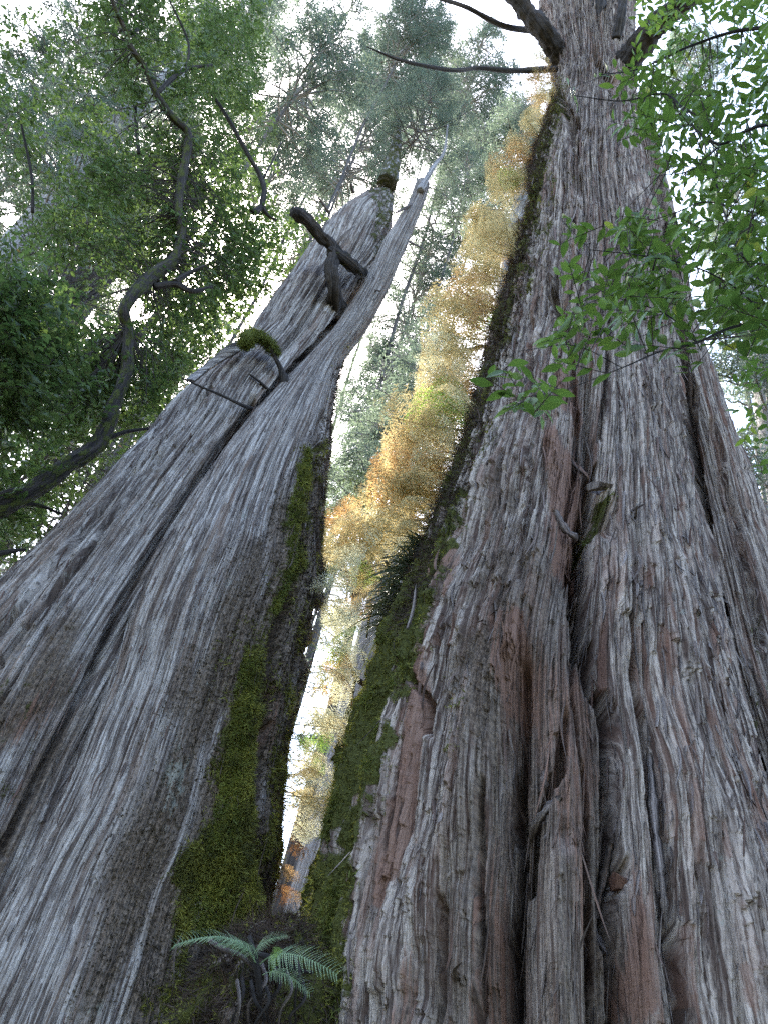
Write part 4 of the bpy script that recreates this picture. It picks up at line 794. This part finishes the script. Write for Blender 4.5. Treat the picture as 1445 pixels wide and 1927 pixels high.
# ---- near leafy bough at the right
gr = np.random.default_rng(41)
tp = at(1900, 900, 2.6)
NB = thing('laurel_tree', (tp[0], tp[1], 0), 'near leafy sapling with bright green pointed leaves hanging over the right trunk', 'tree')
pt = lambda x, y, d: at(x, y, d)
_, np_ = limb('trunk', [((tp[0], tp[1], -.1), .07), ((tp[0] + .05, tp[1] + .05, 1.5), .06), ((tp[0] - .03, tp[1], 2.8), .05), ((tp[0], tp[1] + .1, 4.2), .04), ((tp[0] - .1, tp[1] + .1, 5.6), .02)], NB, M_limb, 10, .1, 80)
arms = [[(1700, 520, 2.2, 14), (1560, 540, 2.0, 12), (1445, 598, 1.9, 9), (1370, 618, 1.85, 7), (1310, 645, 1.8, 6), (1240, 662, 1.75, 5), (1170, 692, 1.7, 3), (1060, 735, 1.7, 2)],
        [(1650, 250, 2.0, 14), (1540, 240, 1.9, 11), (1445, 235, 1.8, 8), (1395, 250, 1.8, 7), (1355, 272, 1.8, 7), (1310, 245, 1.75, 5), (1255, 178, 1.7, 4), (1170, 190, 1.65, 3), (1080, 180, 1.6, 2)],
        [(1352, 272, 1.8, 5), (1345, 330, 1.8, 5), (1362, 400, 1.8, 4), (1390, 470, 1.8, 4), (1430, 530, 1.8, 3)], [(1600, 60, 1.9, 12), (1480, 50, 1.8, 9), (1380, 60, 1.75, 7), (1290, 90, 1.7, 5), (1200, 130, 1.65, 3), (1130, 140, 1.6, 2)],
        [(1445, 598, 1.9, 5), (1380, 540, 1.85, 4), (1300, 500, 1.8, 4), (1200, 480, 1.75, 3), (1110, 470, 1.7, 2)], [(1310, 645, 1.8, 4), (1250, 590, 1.75, 3), (1160, 560, 1.7, 2), (1070, 520, 1.7, 1.5)], [(1355, 272, 1.8, 4), (1300, 320, 1.8, 3), (1240, 330, 1.75, 2)], [(1500, 400, 2, 7), (1420, 400, 1.9, 5), (1330, 380, 1.85, 3), (1270, 400, 1.8, 2)], [(1170, 692, 1.7, 2.5), (1080, 650, 1.65, 2), (980, 660, 1.6, 1.5)], [(1060, 735, 1.7, 2), (1000, 745, 1.65, 1.6), (950, 755, 1.65, 1)]]
an = []
for i, pts in enumerate(arms):
    _, q = pxlimb('branch', pts, NB, M_limb, 0, 7, 90 + i); an.append(q[:, :3])
an = np.vstack(an)
rp = [([(1200, -60), (1470, -60), (1470, 330), (1330, 330), (1250, 330), (1200, 220), (1180, 100)], 170, 1.55, 2.5), ([(1250, 300), (1470, 300), (1470, 560), (1330, 560), (1290, 470)], 66, 1.6, 2.5), ([(1060, 430), (1240, 400), (1300, 480), (1320, 600), (1300, 690), (1180, 680), (1090, 640), (1060, 520)], 46, 1.55, 2.1),
      ([(940, 680), (1050, 600), (1110, 640), (1080, 740), (980, 770), (930, 765)], 12, 1.5, 1.8), ([(1050, 180), (1130, 110), (1230, 130), (1250, 300), (1150, 220), (1080, 200)], 13, 1.5, 1.8), ([(1330, 560), (1470, 520), (1470, 660), (1400, 650), (1340, 620)], 26, 1.6, 2.4), ([(1380, 640), (1470, 640), (1470, 900), (1420, 900)], 16, 3, 4), ([(1170, 400), (1300, 420), (1300, 500), (1170, 470)], 9, 1.55, 2.0)]
C = np.vstack([np.array([at(x, y, gr.uniform(a, b)) for x, y in inpoly(p, n, gr)]) for p, n, a, b in rp])
V, Fc, rn, tw = sprigs(C, gr, 8, .19, .072, .20, np.array([-.55, -.1, -.05]), True, .15, .8, .12)
obj('crown', mesh('crown', local(V, NB), [Fc[Fc[:, 2] != Fc[:, 3]], Fc[Fc[:, 2] == Fc[:, 3]][:, :3]], [M_near], {'rnd': rn}, True), NB)
B = Bag(); V, Fq = stick(tw[:, 0], tw[:, 1], .0022, 4); B.add(V, Fq, None, **wood_attrs(0, .6))
nd = an[np.argmin(((tw[:, 0][:, None] - an[None]) ** 2).sum(-1), 1)]; ok = np.linalg.norm(nd - tw[:, 0], axis=1) < .55
V, Fq = stick(nd[ok], tw[ok, 0], .0028, 4); B.add(V, Fq, None, **wood_attrs(0, .6)); obj('twigs', B.me('twigs', [M_limb], NB), NB, kind='stuff')

# ------------------------------------------------------------------ background trees
def conifer_crown(name, seed, Hc=13., Rc=3.3, nb=80, gap=-.3):
    """drooping flat sprays on whorled branches, origin at the crown's middle"""
    g = np.random.default_rng(seed); B = Bag(); Wd = Bag(); Cs, Ds = [], []
    for i in range(nb):
        z = g.uniform(-.5, .5) * Hc; t = z / Hc + .5; R_ = Rc * (1 - .75 * t ** 1.6) * g.uniform(.55, 1.1); a = g.uniform(0, 2 * PI); d = np.array([math.cos(a), math.sin(a), 0])
        m_ = 9; tt = np.linspace(0, 1, m_); path = np.array([0, 0, z]) + np.outer(tt * R_, d) + np.outer(.35 * R_ * (tt - 1.15 * tt ** 2) + g.normal(0, .04, m_), [0, 0, 1]) + np.outer(np.sin(tt * 3) * g.normal(0, .25), [-d[1], d[0], 0])
        V, Fq, sh = tube(path, np.linspace(.05, .008, m_), 5); Wd.add(V, Fq, sh, **wood_attrs(.1))
        for k in range(int(5 * R_) + 3):
            q = g.uniform(.2, 1) ** .8; p = np.array([np.interp(q, tt, path[:, c]) for c in range(3)]); s_ = g.choice((-1, 1)); sd = np.array([-d[1], d[0], 0]) * s_ + d * g.uniform(.2, .9) + np.array([0, 0, g.normal(-.15, .3)])
            sd /= np.linalg.norm(sd); ln = g.uniform(.35, .95) * (1.15 - .5 * q); e = p + sd * ln + np.array([0, 0, -.2 * ln]); V, Fq = stick(p[None], e[None], .009, 3); Wd.add(V, Fq, None, **wood_attrs(.1))
            w = np.linspace(.1, 1.05, int(5 + 7 * ln)); Cs.append(p + np.outer(w, e - p)); Ds.append(np.tile(sd, (len(w), 1)))
    C = np.vstack(Cs); D = np.vstack(Ds); keep = perlin(C[:, 0] * .8 + C[:, 1] * .5, C[:, 2] * .8 + C[:, 1] * .6, seed) > gap; C, D = C[keep], D[keep]
    per = 4; n = len(C); P = np.repeat(C, per, 0) + g.normal(0, .11, (n * per, 3)); d = np.repeat(D, per, 0) * .8 + rdir(n * per, g) * .8 + np.array([0, 0, -.35])
    l = g.uniform(.08, .19, n * per); V, Fc, k = leaves(P, d, rdir(n * per, g) * .7 + np.array([0, 0, 1]), l, l * .13)
    rn = np.repeat(sat(np.repeat(g.uniform(0, 1, n), per) * .7 + g.uniform(0, .3, n * per)), k)
    return mesh(name, V, Fc, [M_conifer], {'rnd': rn}, False), Wd.me('branches', [M_far])
def broad_crown(name, seed, Rc=2.8, n=160, mat=M_farbroad, leaf=.11):
    g = np.random.default_rng(seed); C = rdir(n, g) * (g.uniform(.15, 1, (n, 1)) ** .5) * np.array([Rc, Rc, Rc * 1.15]); keep = perlin(C[:, 0] * .7 + 5, C[:, 2] * .7 + C[:, 1] * .6, seed) > -.35; C = C[keep]
    Wd = Bag(); hub = np.array([0, 0, -Rc]); V, Fq = stick(np.repeat(hub[None], 26, 0) + g.normal(0, .15, (26, 3)), C[:26] * .6, .05, 5); Wd.add(V, Fq, None, **wood_attrs(.3))
    nd = C[:26][np.argmin(((C[:, None] - C[None, :26] * .6) ** 2).sum(-1), 1)] * .6; V, Fq = stick(nd, C, .016, 4); Wd.add(V, Fq, None, **wood_attrs(.3))
    sub = np.repeat(C, 5, 0) + g.normal(0, .22, (len(C) * 5, 3)); V, Fc, rn, tw = sprigs(sub, g, 8, .34, leaf, .26, None, False, .2); V2, F2 = stick(tw[:, 0], tw[:, 1], .005, 3); Wd.add(V2, F2, None, **wood_attrs(.1))
    return mesh(name, V, Fc, [mat], {'rnd': rn}, False), Wd.me('branches', [M_limb])
CP = [conifer_crown('crown', 500 + k) for k in range(3)]
def own_crown(root, p, sc, k, rz):
    for nm, me in zip(('crown', 'branches'), CP[k]): o = obj(nm, me, root, local(p, root)); o.scale = (sc, sc, sc * .8); o.rotation_euler = (0, 0, rz); o['kind'] = 'stuff'
own_crown(LT, at(800, 205, 7.3), .36, 0, 1.); own_crown(RT, at(1120, -190, 7.0), .8, 1, 2.)
BP = [broad_crown('crown', 520 + k) for k in range(3)]
def trunk_mesh(hb, ht, r0, r1, seed, lean=(0, 0), mat=None):
    n = 40; z = np.linspace(hb, ht, n); path = np.stack([lean[0] * z + .08 * np.sin(z * .4 + seed), lean[1] * z + .08 * np.cos(z * .33 + seed), z], -1)
    V, Fq, sh = tube(path, np.interp(z, [hb, hb + .2 * (ht - hb), ht], [r0 * 1.15, r0, r1]), 22, .07, seed, 1.2); B = Bag(); B.add(V, Fq, sh, **wood_attrs(.12, .3)); return B.me('trunk', [mat or M_far])
gt = np.random.default_rng(51)
def bg_tree(kind, px, py, d, sc, label, group, r0=.3):
    c = at(px, py, d); root = thing(kind, (c[0], c[1], 0), label, 'tree', group); con = kind == 'conifer'
    k = int(gt.integers(0, 3)); cr, wd = (CP if con else BP)[k]; top = c[2] + (-1.5 if con else -sc * 2.2)
    obj('trunk', trunk_mesh(-.3, top, r0, .05 if con else r0 * .6, int(gt.integers(1, 999)), (0, 0), M_dim), root)
    ro = gt.uniform(0, 6.28)
    for nm, me in (('crown', cr), ('branches', wd)):
        o = obj(nm, me, root, (0, 0, c[2]), kind='stuff'); o.rotation_euler = (0, 0, ro); o.scale = (sc, sc, sc)
    return root
con = [(600, 110, 17, 1.1, 'feathery conifer crown filling the sky above the forked dead stub'), (770, 60, 21, 1.2, 'hazy conifer crown at the top centre of the view'), (890, 130, 25, 1.35, 'conifer crown crossed by the dark bare branches left of the right trunk'), (880, 330, 24, 1.1, 'pale conifer crown between the tops of the giant trunks'),
       (690, 250, 23, 1.15, 'conifer crown directly behind the broken top of the left trunk'), (810, 450, 26, 1.1, 'distant conifer crown right of the left trunk\'s thin upper stem'), (760, 620, 27, 1.1, 'distant conifer crown halfway down the gap, beside the golden ferns'), (705, 810, 25, 1.0, 'blue green conifer crown low in the gap beside the left trunk\'s mossy edge'),
       (540, 280, 22, 1.1, 'conifer crown beyond the curved dead branch of the crooked tree'), (430, 100, 26, 1.2, 'conifer crown behind the crooked tree\'s dark top leaves'), (250, 330, 28, 1.2, 'conifer crown behind the crooked tree\'s densest leaves'), (130, 130, 24, 1.1, 'thin conifer crown in the bright top left corner'),
       (30, 330, 27, 1.2, 'hazy conifer crown at the left edge below the bright corner'), (1390, 380, 25, 1.1, 'conifer crown behind the near leaves on the right'), (1300, 120, 26, 1.1, 'conifer crown hidden behind the upper right leaves'), (950, 480, 30, 1.2, 'far conifer crown behind the upper golden ferns'), (640, 990, 30, 1.0, 'far conifer low in the gap behind the pale ferns'), (330, 720, 30, 1.1, 'far conifer behind the slanting left edge of the left trunk'), (100, 900, 32, 1.2, 'far conifer below the crooked tree\'s moss covered limb'),
       (800, 110, 23, 1.2, 'conifer crown under the long dark branch, above the left trunk\'s thin stem'), (690, 150, 28, 1.3, 'tall distant conifer straight above the left trunk\'s moss topped leader'), (480, 40, 30, 1.3, 'distant conifer between the crooked tree\'s top and the top centre crown'), (930, 250, 28, 1.2, 'distant conifer left of the right trunk\'s upper ferns'), (790, 760, 32, 1.2, 'distant conifer behind the lower golden ferns'), (600, 400, 30, 1.3, 'distant conifer left of the left trunk\'s broken top'), (300, 80, 32, 1.4, 'distant conifer behind the crooked tree\'s upper fork'), (830, 200, 34, 1.4, 'far hazy conifer under the long dark branch')]
for x, y, d, s, lab in con: bg_tree('conifer', x, y, d, s, lab, 'conifers beyond the giant trunks', gt.uniform(.08, .13))
bro = [(90, 600, 13, 1.0, 'leafy tree at the left edge beside the crooked limb'), (50, 830, 14, 1.0, 'leafy tree under the bright gap at the left edge, with orange leaves'), (200, 460, 15, 1.0, 'leafy tree behind the crooked tree\'s middle bend'), (380, 300, 16, .9, 'leafy tree right of the crooked tree\'s S bend'), (160, 960, 16, 1.0, 'yellowish leafy tree below the mossy limb'), (700, 1010, 14, .6, 'small mossy tree in the gap behind the strap-leaved tufts'), (1560, 620, 15, .8, 'leafy tree beyond the right trunk\'s side stem'), (340, 640, 18, .8, 'leafy tree just left of the lifted bark slab')]
for x, y, d, s, lab in bro: bg_tree('broadleaf_tree', x, y, d, s, lab, 'leafy trees beyond the giant trunks', gt.uniform(.14, .22))
# pale far trunk in the gap and others seen as bare stems
def bare(px, py, d, r0, h, label, lean=(0, 0), hc=None):
    c = at(px, py, d); root = thing('far_tree', (c[0], c[1], 0), label, 'tree', 'pale bare trunks in the distance'); obj('trunk', trunk_mesh(-.3, h, r0, r0 * .55, int(px), lean), root); cr, wd = CP[int(px) % 3]
    for nm, me in (('crown', cr), ('branches', wd)): o = obj(nm, me, root, (lean[0] * h, lean[1] * h, hc or h - 5), kind='stuff'); o.scale = (.9, .9, .9)
    return root
FT = bare(632, 1500, 16, .62, 16, 'pale bluish trunk standing far behind the gap between the giant trunks', hc=18.5)
bare(1018, 130, 15, .42, 40, 'thin pale trunk at the top, left of the right trunk'); bare(20, 470, 17, .55, 30, 'pale trunk at the left edge, level with the dead branch'); bare(70, 650, 21, .6, 28, 'hazy trunk behind the leaves at the left edge'); bare(1432, 690, 15, .5, 24, 'brownish trunk at the right edge beside the side stem'); bare(600, 1690, 24, .35, 22, 'slim far trunk at the foot of the gap', hc=15)
MT = thing('mossy_tree', (*at(735, 1180, 8.4)[:2], 0), 'thin moss hung tree with crooked dark branches in the gap between the giant trunks', 'tree')
pxlimb('trunk', [(700, 2060, 8.4, 40), (725, 1500, 8.4, 30), (722, 1250, 8.4, 24), (735, 1080, 8.4, 22), (690, 1010, 8.3, 20), (662, 985, 8.3, 15), (610, 975, 8.3, 5)], MT, M_limb, .3, 10, 130)
for i, pts in enumerate([[(664, 985, 8.3, 9), (690, 970, 8.3, 9), (712, 962, 8.3, 6)], [(655, 985, 8.3, 10), (648, 1015, 8.3, 11), (630, 1040, 8.3, 11), (605, 1060, 8.3, 6)], [(728, 1310, 8.3, 18), (700, 1295, 8.2, 18), (675, 1280, 8.1, 14), (660, 1255, 8.1, 10), (655, 1235, 8.1, 5)], [(668, 1280, 8.1, 8), (662, 1310, 8.1, 10), (660, 1335, 8.1, 6)], [(735, 1120, 8.4, 10), (700, 1150, 8.3, 8), (690, 1200, 8.3, 5)], [(715, 1130, 8.3, 7), (722, 1180, 8.3, 6), (712, 1260, 8.3, 4)], [(660, 1325, 8, 14), (655, 1345, 8, 18), (648, 1355, 8, 8)]]):
    pxlimb('branch', pts, MT, M_limb, .75 if i in (1, 3, 4, 5, 6) else .3, 8, 140 + i)
for i, (px0, py0, pts) in enumerate([(0, 0, [(650, 560, 24, 4), (700, 600, 24, 5), (760, 640, 24, 6), (785, 690, 24, 6), (795, 720, 24, 7)])]): pass
# unseen forest trees added around and behind the viewer to cut sky light
for k, (a_, d_, z_, s_) in enumerate([(-95, 13, 8, 1.5), (-130, 12, 8, 1.4), (-165, 13, 8, 1.5), (160, 12, 8, 1.4), (125, 12, 8, 1.4), (90, 13, 8, 1.5), (178, 17, 15, 1.6)]):
    a_ = math.radians(a_); root = thing('broadleaf_tree', (math.sin(a_) * d_, math.cos(a_) * d_, 0), 'leafy forest tree added outside the view behind the camera to block sky light', 'tree', 'unseen forest trees added behind the viewer to block light'); obj('trunk', trunk_mesh(-.3, z_ - 2 * s_, .22, .14, k), root)
    for nm, me in zip(('crown', 'branches'), BP[k % 3]): o = obj(nm, me, root, (0, 0, z_), kind='stuff'); o.rotation_euler = (0, 0, k); o.scale = (s_, s_, s_)
# ================================================================== GROUND
n = 140; xs = np.sinh(np.linspace(-6.2, 6.2, n)) * 2.4; X, Y = np.meshgrid(xs, xs + 6); Z = .12 * perlin(X * .5, Y * .5, 5) + .04 * perlin(X * 2, Y * 2, 6) - .02; Z = np.where(np.hypot(X, Y) > 60, Z * .3, Z)
i = np.arange(n - 1)[:, None] * n; j = np.arange(n - 1)[None]; gm, nt = newmat('forest_floor'); q = NT(nt)
tc = q.n('ShaderNodeTexCoord').outputs['Object']; a = q.noise(tc, .8, (1, 1, 1), 5); b = q.noise(tc, 14, (1, 1, 1), 4)
c = q.mix(q.ramp(a, .4, .6), q.mix(b, (.03, .02, .012), (.11, .075, .045)), q.mix(b, (.02, .03, .008), (.08, .10, .025)))
p = q.n('ShaderNodeBsdfPrincipled', {'Roughness': .95}); q.put(p.inputs['Base Color'], c); o_ = q.n('ShaderNodeOutputMaterial'); nt.links.new(p.outputs[0], o_.inputs[0])
obj('ground', mesh('ground', np.stack([X, Y, Z], -1).reshape(-1, 3), np.stack([i + j, i + j + 1, i + n + j + 1, i + n + j], -1).reshape(-1, 4), [gm]), kind='structure')

# ================================================================== AIR, SKY, SUN
HAZE = 0
if HAZE:
    hz, nt = newmat('haze'); v = nt.nodes.new('ShaderNodeVolumePrincipled'); v.inputs['Color'].default_value = (.86, .92, 1, 1); v.inputs['Density'].default_value = HAZE; v.inputs['Anisotropy'].default_value = .35
    o_ = nt.nodes.new('ShaderNodeOutputMaterial'); nt.links.new(v.outputs[0], o_.inputs['Volume'])
    lo, hi = np.array([-45, -6, -2.]), np.array([45, 48, 62.]); V = np.array([[lo[0] if not k & 1 else hi[0], lo[1] if not k & 2 else hi[1], lo[2] if not k & 4 else hi[2]] for k in range(8)])
    obj('haze', mesh('haze', V, np.array([[0, 2, 3, 1], [4, 5, 7, 6], [0, 1, 5, 4], [2, 6, 7, 3], [0, 4, 6, 2], [1, 3, 7, 5]]), [hz], smoothed=False), kind='stuff')
SAZ, SEL = math.radians(-24), math.radians(52)
W = bpy.data.worlds.new('World'); SC.world = W; W.use_nodes = True; nt = W.node_tree; nt.nodes.clear()
sk = nt.nodes.new('ShaderNodeTexSky'); sk.sky_type = 'NISHITA'; sk.sun_disc = False; sk.sun_elevation = SEL; sk.sun_rotation = SAZ; sk.air_density = 1.0; sk.dust_density = 1.6; sk.ozone_density = 1.0
bg = nt.nodes.new('ShaderNodeBackground'); bg.inputs[1].default_value = .15; wo = nt.nodes.new('ShaderNodeOutputWorld'); nt.links.new(sk.outputs[0], bg.inputs[0]); nt.links.new(bg.outputs[0], wo.inputs[0])
sl = bpy.data.lights.new('sun', 'SUN'); sl.energy = 3.3; sl.angle = math.radians(.55); sl.color = (1, .94, .84); so = bpy.data.objects.new('sun', sl); COL.objects.link(so)
S = Vector((math.sin(SAZ) * math.cos(SEL), math.cos(SAZ) * math.cos(SEL), math.sin(SEL))); so.rotation_euler = S.to_track_quat('Z', 'Y').to_euler(); so.location = (0, 0, 60)
SC.view_settings.view_transform = 'Standard'; SC.view_settings.look = 'None'; SC.view_settings.gamma = 1; SC.view_settings.exposure = 3.0
SC.render.engine = 'CYCLES'; cy = SC.cycles; cy.max_bounces = 6; cy.diffuse_bounces = 3; cy.glossy_bounces = 2; cy.transmission_bounces = 4; cy.transparent_max_bounces = 4; cy.volume_bounces = 1
cy.use_denoising = False; cy.denoiser = 'OPENIMAGEDENOISE'; cy.use_adaptive_sampling = False; cy.sample_clamp_indirect = 3
